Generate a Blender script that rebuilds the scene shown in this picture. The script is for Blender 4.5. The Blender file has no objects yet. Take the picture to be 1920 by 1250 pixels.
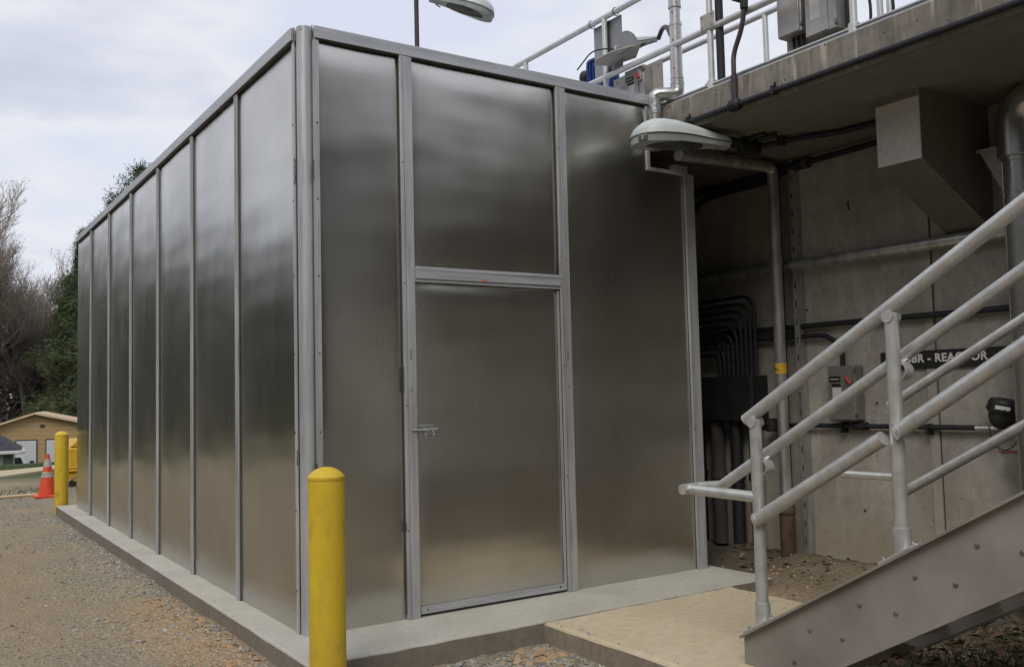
import bpy, math, random
import numpy as np
from mathutils import Vector, Matrix, noise
random.seed(7)
C = bpy.context.scene
R = math.radians
# ------------------------------------------------------------------ camera
def cam_matrix(yaw, pitch, roll, loc):
    f = Vector((math.sin(yaw)*math.cos(pitch), math.cos(yaw)*math.cos(pitch), math.sin(pitch)))
    r = Vector((math.cos(yaw), -math.sin(yaw), 0)); u = r.cross(f)
    c, s = math.cos(roll), math.sin(roll)
    r, u = c*r + s*u, -s*r + c*u
    return Matrix(((r.x,u.x,-f.x,loc[0]),(r.y,u.y,-f.y,loc[1]),(r.z,u.z,-f.z,loc[2]),(0,0,0,1)))
cam = bpy.data.objects.new('camera', bpy.data.cameras.new('camera')); C.collection.objects.link(cam)
cam.matrix_world = cam_matrix(0.5855, 0.0644, -0.0241, (-2.0003, -5.2772, 1.3946))
cam.data.sensor_width = 36; cam.data.lens = 1728.03/1920*36
cam.data.clip_start = .05; cam.data.clip_end = 3000
C.camera = cam
# ------------------------------------------------------------------ world and light
SUN_EL, SUN_AZ = R(46), R(228)          # azimuth clockwise from +Y: light from behind the camera, a little left
w = bpy.data.worlds.new('World'); C.world = w; w.use_nodes = True
nt = w.node_tree; N = nt.nodes; L = nt.links; N.clear()
def nd(t, **k):
    n = N.new(t)
    for a, b in k.items(): setattr(n, a, b)
    return n
out = nd('ShaderNodeOutputWorld'); bg = nd('ShaderNodeBackground'); bg.inputs['Strength'].default_value = .1
sky = nd('ShaderNodeTexSky', sky_type='NISHITA', sun_disc=False); sky.sun_elevation = SUN_EL; sky.sun_rotation = SUN_AZ
tc = nd('ShaderNodeTexCoord'); mp = nd('ShaderNodeMapping'); mp.inputs['Scale'].default_value = (1, 1, 2.8)
mp.inputs['Location'].default_value = (.3, .2, .1)
L.new(tc.outputs['Generated'], mp.inputs['Vector'])
n1 = nd('ShaderNodeTexNoise'); n1.inputs['Scale'].default_value = 2.9; n1.inputs['Detail'].default_value = 7; n1.inputs['Roughness'].default_value = .52
L.new(mp.outputs[0], n1.inputs['Vector'])
cr = nd('ShaderNodeValToRGB'); e = cr.color_ramp
e.elements[0].position = .34; e.elements[0].color = (6.5, 6.75, 7.75, 1)
e.elements[1].position = .62; e.elements[1].color = (7.4, 7.8, 9.2, 1)
k = e.elements.new(.5); k.color = (8.5, 8.7, 9.3, 1)
k = e.elements.new(.43); k.color = (7.4, 7.65, 8.7, 1)
L.new(n1.outputs['Fac'], cr.inputs[0])
mx = nd('ShaderNodeMix', data_type='RGBA'); mx.inputs[0].default_value = .93
L.new(sky.outputs[0], mx.inputs[6]); L.new(cr.outputs[0], mx.inputs[7])
L.new(mx.outputs[2], bg.inputs['Color']); L.new(bg.outputs[0], out.inputs['Surface'])
sd = bpy.data.lights.new('sun', 'SUN'); sd.energy = 1.5; sd.angle = R(28); sd.color = (1, .94, .84)
so = bpy.data.objects.new('sun', sd); C.collection.objects.link(so)
dv = Vector((math.sin(SUN_AZ)*math.cos(SUN_EL), math.cos(SUN_AZ)*math.cos(SUN_EL), math.sin(SUN_EL)))
so.rotation_euler = dv.to_track_quat('Z', 'Y').to_euler(); so.location = dv*50
C.view_settings.view_transform = 'Standard'; C.view_settings.look = 'None'
C.view_settings.exposure = 0; C.view_settings.gamma = 1; C.view_settings.use_curve_mapping = False
C.render.engine = 'CYCLES'; C.render.resolution_x = 1024; C.render.resolution_y = 666
C.cycles.max_bounces = 6

# ------------------------------------------------------------------ materials
class Mat:
    def __init__(s, name):
        s.m = bpy.data.materials.new(name); s.m.use_nodes = True
        s.t = s.m.node_tree; s.b = s.t.nodes['Principled BSDF']
        s.geo = s.t.nodes.new('ShaderNodeNewGeometry'); s.hn = None
    def n(s, t, **k):
        x = s.t.nodes.new(t)
        for a, b in k.items(): setattr(x, a, b)
        return x
    def l(s, a, b): s.t.links.new(a, b)
    def pos(s, scale=(1,1,1)):
        m = s.n('ShaderNodeMapping'); m.inputs['Scale'].default_value = scale
        s.l(s.geo.outputs['Position'], m.inputs['Vector']); return m.outputs[0]
    def noise(s, sc, det=4, scale=(1,1,1), rough=.55, dist=0):
        x = s.n('ShaderNodeTexNoise'); x.inputs['Scale'].default_value = sc; x.inputs['Detail'].default_value = det
        x.inputs['Roughness'].default_value = rough; x.inputs['Distortion'].default_value = dist
        s.l(s.pos(scale), x.inputs['Vector']); return x.outputs['Fac']
    def voro(s, sc, scale=(1,1,1), out='Distance', feature='F1'):
        x = s.n('ShaderNodeTexVoronoi', feature=feature); x.inputs['Scale'].default_value = sc
        s.l(s.pos(scale), x.inputs['Vector']); return x.outputs[out]
    def ramp(s, fac, stops):
        x = s.n('ShaderNodeValToRGB'); e = x.color_ramp
        while len(e.elements) < len(stops): e.elements.new(.5)
        for el, (p, c) in zip(e.elements, stops):
            el.position = p; el.color = (*c, 1) if isinstance(c, tuple) else (c, c, c, 1)
        s.l(fac, x.inputs[0]); return x.outputs[0]
    def mix(s, fac, a, b, mode='MIX'):
        x = s.n('ShaderNodeMix', data_type='RGBA', blend_type=mode)
        for i, v in ((0, fac), (6, a), (7, b)):
            if hasattr(v, 'is_linked'): s.l(v, x.inputs[i])
            elif i == 0: x.inputs[0].default_value = v
            else: x.inputs[i].default_value = (*v, 1)
        return x.outputs[2]
    def math(s, op, a, b=0.0):
        x = s.n('ShaderNodeMath', operation=op)
        for i, v in ((0, a), (1, b)):
            if hasattr(v, 'is_linked'): s.l(v, x.inputs[i])
            else: x.inputs[i].default_value = v
        return x.outputs[0]
    def axis(s, i):
        x = s.n('ShaderNodeSeparateXYZ'); s.l(s.geo.outputs['Position'], x.inputs[0]); return x.outputs[i]
    def set(s, **k):
        for a, v in k.items():
            i = s.b.inputs[{'color':'Base Color','rough':'Roughness','metal':'Metallic','aniso':'Anisotropic','rot':'Anisotropic Rotation','spec':'Specular IOR Level','trans':'Transmission Weight','alpha':'Alpha'}[a]]
            if hasattr(v, 'is_linked'): s.l(v, i)
            elif isinstance(v, tuple): i.default_value = (*v, 1)
            else: i.default_value = v
        return s
    def bump(s, h, strength=.3, dist=.01):
        x = s.n('ShaderNodeBump'); x.inputs['Strength'].default_value = strength; x.inputs['Distance'].default_value = dist
        s.l(h, x.inputs['Height'])
        if s.hn: s.l(s.hn, x.inputs['Normal'])
        s.hn = x.outputs[0]; s.l(s.hn, s.b.inputs['Normal']); return s

M = {}
def simple(name, c1, c2, rough=.6, metal=0, sc=8, bs=.15, bd=.004, scale=(1,1,1), bsc=None):
    m = Mat(name); f = m.noise(sc, 5, scale)
    m.set(color=m.ramp(f, [(.32, c1), (.68, c2)]), rough=rough, metal=metal)
    if bs: m.bump(m.noise(bsc or sc*6, 4, scale), bs, bd)
    M[name] = m.m; return m
# brushed aluminium sheet
def sheet(name, stretch):
    m = Mat(name)
    f = m.noise(1.3, 3)
    z = m.axis(2)
    splash = m.ramp(m.math('ADD', z, m.math('MULTIPLY', m.noise(2.2, 6, (1,1,2)), -.16)), [(.0, .8), (.04, .35), (.13, 0.0)])
    base = m.mix(m.ramp(f, [(.35, 0.0), (.7, 1.0)]), (.54,.528,.49), (.64,.625,.58))
    smear = m.ramp(m.noise(1.6, 2, (1,1,.6)), [(.35, 0.0), (.8, 1.0)])
    base = m.mix(m.math('MULTIPLY', splash, .45), base, (.42,.40,.36))
    m.set(color=base, metal=m.math('SUBTRACT', 1.0, m.math('MULTIPLY', splash, .35)), aniso=.4)
    r = m.math('ADD', .015, m.math('MULTIPLY', smear, .06))
    r = m.math('ADD', r, m.math('MULTIPLY', splash, .18))
    m.set(rough=m.math('ADD', r, .245))
    tn = m.n('ShaderNodeTangent', direction_type='RADIAL', axis='Z'); m.l(tn.outputs[0], m.b.inputs['Tangent'])
    m.bump(m.noise(.9, 2, (1,1,.55)), .5, .018)
    m.bump(m.noise(2.4, 1, (1,1,.25)), 1.0, .0075)
    m.bump(m.noise(1.3, 1, (.6,.6,2.2)), 1.0, .009)
    M[name] = m.m
sheet('brushed_sheet', (.15,.15,6))
def trim(name, a, b, rough, stretch):
    m = Mat(name); f = m.noise(9, 6, stretch); g = m.noise(2.2, 4)
    s = m.ramp(m.noise(26, 5, stretch), [(.54, 0.0), (.70, 1.0)])
    c = m.mix(m.ramp(f, [(.35,0.0),(.65,1.0)]), a, b)
    c = m.mix(m.math('MULTIPLY', s, .35), c, (.16,.165,.17))
    c = m.mix(m.math('MULTIPLY', m.ramp(g, [(.4,0.0),(.7,1.0)]), .3), c, tuple(v*.75 for v in a))
    m.set(color=c, rough=m.math('ADD', m.math('MULTIPLY', f, .2), rough), metal=.48)
    m.bump(f, .06, .002); M[name] = m.m
trim('trim_vertical', (.45,.465,.485), (.63,.64,.655), .38, (2,2,.12))
trim('trim_level', (.45,.47,.50), (.61,.63,.66), .38, (.12,.12,3))
simple('seam_gap', (.045,.043,.04), (.08,.077,.07), .8, 0, 20)  # dark strips at seams and fascia paint the shadow grooves; nothing is recessed
simple('screw_steel', (.06,.06,.06), (.16,.16,.15), .5, .6, 60, 0)
simple('rail_aluminium', (.47,.475,.465), (.63,.635,.62), .42, .55, 14, .08, .001, (1,1,1), 90)
simple('rail_cap', (.52,.52,.51), (.66,.66,.64), .4, .5, 30, .05, .001)
simple('walk_rail', (.56,.57,.56), (.68,.69,.68), .4, .5, 10, .06, .001)
m = simple('stringer_plate', (.265,.242,.218), (.365,.34,.312), .55, .35, 3, .12, .002, (1,1,1), 60)
simple('zinc', (.40,.40,.40), (.62,.62,.62), .35, .9, 30, .05, .001)
simple('galvanised', (.36,.36,.35), (.60,.60,.58), .36, .7, 12, .05, .001, (1,1,.3))
simple('black_conduit', (.008,.009,.013), (.020,.021,.027), .62, 0, 20, .1, .001)
simple('black_plastic', (.012,.012,.013), (.028,.028,.028), .5, 0, 30, .1, .001)
simple('purple_pipe', (.035,.022,.028), (.065,.045,.05), .5, 0, 14, .1, .001)
simple('dark_box', (.018,.018,.019), (.035,.034,.034), .5, .2, 6, .05, .001)
simple('box_grey', (.22,.208,.19), (.30,.285,.265), .42, .5, 8, .05, .001)
simple('box_steel', (.33,.315,.30), (.44,.425,.41), .4, .5, 8, .05, .001)
simple('board_grey', (.36,.34,.315), (.46,.44,.41), .6, 0, 8, .05, .001)
simple('sheet_grey', (.25,.26,.28), (.34,.35,.37), .5, .4, 4, .05, .001)
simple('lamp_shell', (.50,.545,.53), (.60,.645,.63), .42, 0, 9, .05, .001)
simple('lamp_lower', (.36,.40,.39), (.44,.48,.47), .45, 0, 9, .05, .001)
simple('lamp_glass', (.05,.055,.05), (.10,.105,.095), .12, 0, 8, .1, .002)
simple('yellow_paint', (.60,.40,.022), (.72,.50,.03), .45, 0, 4, .10, .002, (1,1,1), 40)
m = Mat('yellow_bollard')
s_ = m.ramp(m.noise(7, 7, (1,1,.6), dist=.8), [(.54,0.0),(.72,1.0)])
g_ = m.ramp(m.math('ADD', m.axis(2), m.math('MULTIPLY', m.noise(5,5), .5)), [(.1,1.0),(.75,0.0)])
c = m.mix(m.ramp(m.noise(3.5,5), [(.3,0.0),(.7,1.0)]), (.60,.41,.022), (.72,.51,.035))
c = m.mix(m.math('MULTIPLY', s_, .6), c, (.38,.24,.04)); c = m.mix(m.math('MULTIPLY', m.ramp(m.noise(55,3), [(.68,0.0),(.72,1.0)]), .35), c, (.25,.17,.05)); c = m.mix(m.math('MULTIPLY', g_, .22), c, (.33,.22,.06))
m.set(color=c, rough=.48); m.bump(m.noise(70,5), .12, .002); m.bump(m.noise(12,3), .12, .004); M['yellow_bollard'] = m.m
simple('yellow_trailer', (.58,.33,.02), (.72,.44,.04), .45, 0, 3, .05, .001)
simple('cone_orange', (.62,.06,.015), (.78,.10,.03), .5, 0, 12, .1, .001)
simple('cone_band', (.36,.30,.25), (.55,.50,.44), .5, 0, 20, .1, .001)
simple('motor_blue', (.008,.035,.16), (.016,.06,.26), .4, 0, 14, .05, .001)
simple('red_plastic', (.35,.02,.03), (.48,.03,.04), .4, 0, 14, 0)
simple('orange_mark', (.65,.10,.03), (.75,.13,.04), .6, 0, 14, 0)
simple('tag_yellow', (.68,.40,.03), (.75,.47,.05), .5, 0, 14, 0)
simple('label_black', (.012,.012,.012), (.02,.02,.02), .5, 0, 14, 0)
simple('label_white', (.55,.55,.55), (.68,.68,.68), .5, 0, 14, 0)
simple('label_pale', (.34,.38,.42), (.40,.44,.48), .5, 0, 14, 0)
simple('letter_white', (.66,.65,.62), (.74,.73,.70), .5, 0, 14, 0)
simple('rusty_pipe', (.05,.028,.02), (.11,.07,.05), .8, .1, 14, .4, .004, (1,1,.5), 50)
simple('rust_edge', (.18,.07,.05), (.30,.13,.09), .8, 0, 14, .3, .002)
simple('bolt_steel', (.15,.14,.12), (.28,.26,.23), .5, .7, 30, .1, .001)
# jacket: wrinkled aluminium
m = Mat('jacket'); f = m.noise(16, 4, (1,1,1)); g = m.noise(5,4,(1,1,.25))
m.set(color=m.ramp(g, [(.3,(.38,.37,.35)),(.7,(.60,.59,.565))]), rough=m.math('ADD', m.math('MULTIPLY', f, .2), .2), metal=.9)
m.bump(m.noise(28,3), .12, .004); m.bump(g, .1, .01); M['jacket'] = m.m
m = Mat('jacket_elbow'); g = m.noise(22,3,dist=1.2)
m.set(color=m.ramp(g, [(.3,(.36,.36,.35)),(.7,(.60,.60,.585))]), rough=.34, metal=.9)
m.bump(m.noise(20,3,dist=1.5), .4, .006); M['jacket_elbow'] = m.m
# concretes
def concrete(name, a, b, spot, pits=.4, streak=0, sc=2.2, rough=.85, low=None):
    m = Mat(name)
    c = m.mix(m.ramp(m.noise(sc, 6), [(.3,0.0),(.7,1.0)]), a, b)
    c = m.mix(m.math('MULTIPLY', m.ramp(m.noise(sc*9, 6, rough=.7), [(.42,0.0),(.66,1.0)]), .5), c, spot)
    if streak:
        s = m.ramp(m.noise(15, 5, (1,1,.10)), [(.56,0.0),(.66,1.0)])
        c = m.mix(m.math('MULTIPLY', s, streak), c, tuple(min(1, v*1.9) for v in b))
        s = m.ramp(m.noise(9, 6, (1,1,.22), dist=.5), [(.50,0.0),(.66,1.0)])
        c = m.mix(m.math('MULTIPLY', s, streak), c, tuple(v*.42 for v in a))
    if low:
        st_ = m.ramp(m.noise(.9, 7, (1,1,.8), rough=.62, dist=.8), [(.44,0.0),(.60,1.0)]); c = m.mix(m.math('MULTIPLY', st_, .48), c, tuple(v*.5 for v in a))
    pv = m.ramp(m.voro(21), [(.10,1.0),(.19,0.0)]); pm = m.ramp(m.noise(9,2), [(.50,0.0),(.62,1.0)])
    pf = m.math('MULTIPLY', pv, pm)
    c = m.mix(m.math('MULTIPLY', pf, pits), c, tuple(v*.3 for v in a))
    if low:
        zz = m.math('ADD', m.axis(2), m.math('MULTIPLY', m.noise(2.5, 6), -.5*low[0]))
        c = m.mix(m.ramp(zz, [(low[1],low[2]),(low[1]+low[0],0.0)]), c, low[3])
    m.set(color=c, rough=rough, spec=.3)
    m.bump(m.noise(sc*22, 6, rough=.7), .25, .004); m.bump(m.math('MULTIPLY', pf, -1.0), .5, .01); M[name] = m.m
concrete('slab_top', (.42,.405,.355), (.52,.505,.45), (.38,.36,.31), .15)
concrete('slab_face', (.20,.175,.145), (.265,.235,.20), (.145,.125,.10), .4)  # darker than the top: earth stain plus the side's shade, both in the colour
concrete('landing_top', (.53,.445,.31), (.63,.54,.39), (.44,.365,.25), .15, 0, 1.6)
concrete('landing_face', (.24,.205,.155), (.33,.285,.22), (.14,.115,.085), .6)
concrete('deck_edge', (.20,.183,.155), (.31,.287,.25), (.15,.13,.10), .95, .6)
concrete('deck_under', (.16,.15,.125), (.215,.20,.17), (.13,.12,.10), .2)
concrete('tank_concrete', (.36,.335,.295), (.47,.44,.39), (.24,.22,.19), .5, .12, 1.4, .85, (.7, -.1, .55, (.30,.245,.165)))
concrete('tank_strip', (.33,.305,.26), (.38,.355,.31), (.26,.24,.205), .2)
concrete('corbel_face', (.52,.50,.47), (.60,.58,.55), (.44,.42,.39), .3)  # paler tone of the corbel concrete, its lit end painted in
concrete('path_top', (.46,.38,.25), (.54,.45,.31), (.4,.33,.22), .1)
# ground
m = Mat('ground')
x, y = m.axis(0), m.axis(1)
big = m.noise(.55, 5, (1,1,1), rough=.6); med = m.noise(2.6, 6, rough=.65); fine = m.noise(24, 6, rough=.75)
cell = m.n('ShaderNodeTexVoronoi'); cell.inputs['Scale'].default_value = 42; m.l(m.pos(), cell.inputs['Vector'])
cell2 = m.n('ShaderNodeTexVoronoi'); cell2.inputs['Scale'].default_value = 85; m.l(m.pos(), cell2.inputs['Vector'])
grey = m.mix(m.ramp(cell.outputs['Color'], [(.2,0.0),(.8,1.0)]), (.18,.168,.13), (.37,.345,.28))
tan = m.mix(m.ramp(cell2.outputs['Color'], [(.2,0.0),(.8,1.0)]), (.27,.215,.145), (.42,.345,.245))
gm = m.ramp(m.math('ADD', m.math('MULTIPLY', big, .6), m.math('MULTIPLY', med, .4)), [(.485,0.0),(.58,1.0)])
c = m.mix(gm, tan, grey)
c = m.mix(m.math('MULTIPLY', m.ramp(fine, [(.45,0.0),(.7,1.0)]), .5), c, (.125,.105,.076))
# orange clay beside the slab edge and in patches
dx = m.math('MULTIPLY', m.math('ADD', x, .42), 2.6); dy = m.math('MULTIPLY', m.math('ADD', y, -.9), .75)
dd = m.math('SQRT', m.math('ADD', m.math('MULTIPLY', dx, dx), m.math('MULTIPLY', dy, dy)))
clay = m.ramp(m.math('ADD', dd, m.math('MULTIPLY', med, -1.1)), [(.05,1.0),(.55,0.0)])
dx2 = m.math('ADD', x, -3.5); dy2 = m.math('ADD', y, .95)
dd2 = m.math('SQRT', m.math('ADD', m.math('MULTIPLY', dx2, dx2), m.math('MULTIPLY', dy2, dy2)))
clay2 = m.math('MULTIPLY', m.ramp(m.math('ADD', dd2, m.math('MULTIPLY', med, -1.1)), [(.0,1.0),(.5,0.0)]), .42)
cc = m.mix(m.ramp(cell2.outputs['Color'], [(.2,0.0),(.8,1.0)]), (.33,.235,.14), (.45,.33,.21))
c = m.mix(m.math('MULTIPLY', clay, .7), c, cc); c = m.mix(clay2, c, cc)
# packed tan wheel tracks far left and beside slab's far end
tr = m.ramp(m.math('ADD', m.math('ABSOLUTE', m.math('ADD', x, m.math('ADD', 2.0, m.math('MULTIPLY', y, -.05)))), m.math('MULTIPLY', med, -1.3)), [(.1,1.0),(.5,0.0)])
c = m.mix(m.math('MULTIPLY', tr, .6), c, (.31,.245,.16))
# dark earth close to the tank
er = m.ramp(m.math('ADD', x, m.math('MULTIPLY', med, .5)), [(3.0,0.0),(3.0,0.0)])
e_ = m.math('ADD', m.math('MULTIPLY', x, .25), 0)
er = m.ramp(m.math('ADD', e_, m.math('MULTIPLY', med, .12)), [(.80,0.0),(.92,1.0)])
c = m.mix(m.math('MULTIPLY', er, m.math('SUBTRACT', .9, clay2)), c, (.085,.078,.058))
# grass far away
far = m.ramp(m.math('ADD', m.math('MULTIPLY', m.math('SQRT', m.math('ADD', m.math('MULTIPLY', x, x), m.math('MULTIPLY', y, y))), .02), m.math('MULTIPLY', big, .12)), [(.34,0.0),(.42,1.0)])
c = m.mix(far, c, m.mix(m.ramp(med, [(.35,0.0),(.65,1.0)]), (.045,.068,.024), (.085,.105,.042)))
m.set(color=c, rough=.95, spec=.2)
m.bump(m.math('MULTIPLY', cell.outputs['Distance'], -1.0), .8, .02); m.bump(fine, .5, .01); M['ground'] = m.m
m = Mat('pebble'); cv = m.voro(30, out='Color')
m.set(color=m.ramp(cv, [(.1,(.14,.14,.125)),(.45,(.27,.265,.24)),(.75,(.36,.35,.315)),(.97,(.55,.535,.49))]), rough=.85); m.bump(m.noise(90,4), .3, .003); M['pebble'] = m.m
m = Mat('clay_lump'); m.set(color=m.ramp(m.noise(20,5), [(.3,(.30,.21,.125)),(.52,(.40,.28,.17)),(.75,(.48,.27,.12))]), rough=.95); m.bump(m.noise(60,4), .5, .004); M['clay_lump'] = m.m
m = Mat('dead_leaf'); m.set(color=m.ramp(m.voro(18, out='Color'), [(.1,(.05,.028,.018)),(.5,(.13,.075,.045)),(.9,(.26,.17,.11))]), rough=.8); M['dead_leaf'] = m.m
simple('grass_blade', (.05,.075,.02), (.11,.13,.045), .8, 0, 9, 0)
simple('grass_far', (.045,.06,.02), (.085,.10,.04), .9, 0, 1.5, .3, .02)
# vegetation
simple('bark_grey', (.13,.11,.095), (.24,.21,.18), .9, 0, 3, .3, .02)
simple('twig', (.26,.22,.195), (.38,.33,.29), .9, 0, 1, 0)
simple('pine_needle', (.018,.036,.012), (.05,.085,.028), .7, 0, 1.2, 0)
simple('cedar_leaf', (.045,.07,.025), (.11,.13,.05), .8, 0, .8, 0)
simple('brown_leaf', (.10,.06,.035), (.16,.10,.06), .8, 0, .8, 0)
simple('bud_green', (.12,.13,.05), (.20,.19,.09), .8, 0, .8, 0)
simple('wood_dark', (.035,.036,.022), (.07,.062,.042), .9, 0, .25, 0)
simple('wood_mid', (.15,.16,.115), (.26,.25,.20), .9, 0, .12, 0)
simple('brush_brown', (.18,.15,.13), (.28,.24,.20), .9, 0, .3, 0)
# far buildings
m = Mat('lap_siding'); wv = m.n('ShaderNodeTexWave', wave_type='BANDS', bands_direction='Z', wave_profile='SAW'); wv.inputs['Scale'].default_value = .9
m.l(m.pos(), wv.inputs['Vector'])
m.set(color=m.mix(m.ramp(wv.outputs['Fac'], [(.0,1.0),(.10,0.0)]), (.46,.31,.155), (.22,.14,.07)), rough=.7)
m.bump(wv.outputs['Fac'], .5, .05); M['lap_siding'] = m.m
m = Mat('roll_door'); wv = m.n('ShaderNodeTexWave', wave_type='BANDS', bands_direction='Z'); wv.inputs['Scale'].default_value = 1.7
m.l(m.pos(), wv.inputs['Vector']); m.set(color=m.mix(m.ramp(wv.outputs['Fac'], [(.0,1.0),(.3,0.0)]), (.62,.63,.64), (.42,.43,.46)), rough=.6); M['roll_door'] = m.m
simple('tan_trim', (.55,.42,.27), (.62,.48,.32), .7, 0, 2, 0)
simple('shingle_dark', (.025,.027,.032), (.055,.057,.065), .9, 0, 5, .3, .02)
simple('house_grey', (.22,.22,.21), (.28,.28,.265), .8, 0, 3, 0)
simple('gutter_white', (.60,.60,.60), (.68,.68,.68), .5, 0, 3, 0)
simple('car_white', (.66,.67,.68), (.72,.73,.74), .25, 0, 3, 0)
simple('car_glass', (.015,.017,.02), (.03,.032,.035), .08, 0, 3, 0)
simple('tyre', (.012,.012,.012), (.025,.025,.025), .8, 0, 9, 0)
simple('brick_dark', (.05,.045,.045), (.09,.08,.08), .9, 0, 3, 0)
simple('tail_red', (.45,.01,.03), (.55,.02,.04), .3, 0, 3, 0)

# ------------------------------------------------------------------ mesh building
class MB:
    def __init__(s): s.v = []; s.f = []; s.mi = []; s.sm = []; s.mats = []
    def _m(s, m):
        if m is None: m = s.mats[0] if s.mats else 'zinc'
        if m not in s.mats: s.mats.append(m)
        return s.mats.index(m)
    def add(s, vs, fs, m=None, smooth=False):
        o = len(s.v); k = s._m(m); s.v += [tuple(p) for p in vs]
        for f in fs: s.f.append([i+o for i in f]); s.mi.append(k); s.sm.append(smooth)
    def box(s, x0, x1, y0, y1, z0, z1, m=None, mat=None, b=0):
        if x0 > x1: x0, x1 = x1, x0
        if y0 > y1: y0, y1 = y1, y0
        if z0 > z1: z0, z1 = z1, z0
        if b <= 0:
            vs = [(x,y,z) for z in (z0,z1) for y in (y0,y1) for x in (x0,x1)]
            fs = [(0,2,3,1),(4,5,7,6),(0,1,5,4),(2,6,7,3),(0,4,6,2),(1,3,7,5)]
        else:
            b = min(b, (x1-x0)*.45, (y1-y0)*.45, (z1-z0)*.45); vs = []; ix = {}
            for i, X in ((0,x0),(1,x1)):
                for j, Y in ((0,y0),(1,y1)):
                    for k, Z in ((0,z0),(1,z1)):
                        sx, sy, sz = (1,-1)[i], (1,-1)[j], (1,-1)[k]
                        ix[i,j,k] = len(vs)
                        vs += [(X,Y+sy*b,Z+sz*b),(X+sx*b,Y,Z+sz*b),(X+sx*b,Y+sy*b,Z)]
            fs = []
            for i in (0,1): fs.append([ix[i,j,k]+0 for j,k in ((0,0),(1,0),(1,1),(0,1))])
            for j in (0,1): fs.append([ix[i,j,k]+1 for i,k in ((0,0),(0,1),(1,1),(1,0))])
            for k in (0,1): fs.append([ix[i,j,k]+2 for i,j in ((0,0),(1,0),(1,1),(0,1))])
            for j in (0,1):
                for k in (0,1): fs.append([ix[0,j,k]+1,ix[1,j,k]+1,ix[1,j,k]+2,ix[0,j,k]+2])
            for i in (0,1):
                for k in (0,1): fs.append([ix[i,0,k]+0,ix[i,1,k]+0,ix[i,1,k]+2,ix[i,0,k]+2])
            for i in (0,1):
                for j in (0,1): fs.append([ix[i,j,0]+0,ix[i,j,1]+0,ix[i,j,1]+1,ix[i,j,0]+1])
            for q in ix.values(): fs.append([q,q+1,q+2])
        if mat: vs = [mat @ Vector(v) for v in vs]
        s.add(vs, fs, m); return s
    def tube(s, pts, r, n=14, m=None, cap=True, mat=None):
        P = [Vector(p) for p in pts]; rr = r if isinstance(r, (list,tuple)) else [r]*len(P)
        if mat: P = [mat @ p for p in P]
        T = []
        for i in range(len(P)):
            a = (P[i]-P[i-1]).normalized() if i else None; b = (P[i+1]-P[i]).normalized() if i < len(P)-1 else None
            t = (a if b is None else b if a is None else (a+b)); T.append(t.normalized() if t.length > 1e-6 else b)
        u = T[0].orthogonal().normalized()
        if abs(T[0].z) < .9: u = T[0].cross(Vector((0,0,1))).normalized()
        vs = []
        for i, p in enumerate(P):
            u = (u - T[i]*u.dot(T[i])).normalized(); w_ = T[i].cross(u)
            k = 1.0
            if 0 < i < len(P)-1: k = 1/max(.5, math.sqrt((1+(P[i]-P[i-1]).normalized().dot((P[i+1]-P[i]).normalized()))/2))
            for j in range(n):
                a = 2*math.pi*j/n; vs.append(p + (u*math.cos(a)+w_*math.sin(a))*rr[i]*(k if len(P) < 6 else 1))
        fs = [(i*n+j, i*n+(j+1)%n, (i+1)*n+(j+1)%n, (i+1)*n+j) for i in range(len(P)-1) for j in range(n)]
        s.add(vs, fs, m, True)
        if cap:
            s.add(vs[:n], [list(range(n))[::-1]], m); s.add(vs[-n:], [list(range(n))], m)
        return s
    def lathe(s, prof, n=24, m=None, c=(0,0,0), mat=None, smooth=True):
        vs = []; fs = []
        for r, z in prof:
            for j in range(n):
                a = 2*math.pi*j/n; vs.append(Vector((c[0]+r*math.cos(a), c[1]+r*math.sin(a), c[2]+z)))
        for i in range(len(prof)-1):
            for j in range(n): fs.append((i*n+j, i*n+(j+1)%n, (i+1)*n+(j+1)%n, (i+1)*n+j))
        fs.append(list(range(n))[::-1]); fs.append([(len(prof)-1)*n+j for j in range(n)])
        if mat: vs = [mat @ v for v in vs]
        s.add(vs, fs, m, smooth); return s
    def prism(s, poly, axis, a, b, m=None, mat=None):
        """poly: 2-D outline in the two other axes, extruded along axis from a to b"""
        n = len(poly); vs = []
        for t in (a, b):
            for p in poly:
                q = list(p); q.insert('xyz'.index(axis), t); vs.append(Vector(q))
        if mat: vs = [mat @ v for v in vs]
        fs = [list(range(n))[::-1], list(range(n, 2*n))] + [(i, (i+1)%n, n+(i+1)%n, n+i) for i in range(n)]
        s.add(vs, fs, m); return s
    def build(s, name, parent=None, mats=None, sharp=35, loc=None):
        me = bpy.data.meshes.new(name); me.from_pydata(s.v, [], s.f)
        for k in s.mats: me.materials.append(M[k])
        me.polygons.foreach_set('material_index', s.mi); me.polygons.foreach_set('use_smooth', s.sm)
        me.update()
        import bmesh
        bm = bmesh.new(); bm.from_mesh(me); bmesh.ops.recalc_face_normals(bm, faces=bm.faces) if len(bm.faces) < 60000 else None
        bm.to_mesh(me); bm.free()
        try: me.set_sharp_from_angle(angle=R(sharp))
        except Exception: pass
        o = bpy.data.objects.new(name, me); C.collection.objects.link(o)
        if parent:
            o.parent = parent; o.matrix_parent_inverse = parent.matrix_world.inverted()
        elif loc:
            me.transform(Matrix.Translation(-Vector(loc))); o.location = loc
        return o
def tag(o, label=None, cat=None, group=None, kind=None):
    for k, v in (('label', label), ('category', cat), ('group', group), ('kind', kind)):
        if v: o[k] = v
    return o
def thing(name, label, cat, loc=(0,0,0), group=None, rot=None):
    o = bpy.data.objects.new(name, None); C.collection.objects.link(o); o.location = loc
    o.empty_display_size = .2
    if rot: o.rotation_euler = rot
    o.matrix_world = Matrix.LocRotScale(Vector(loc), o.rotation_euler, None)
    return tag(o, label, cat, group)
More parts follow.
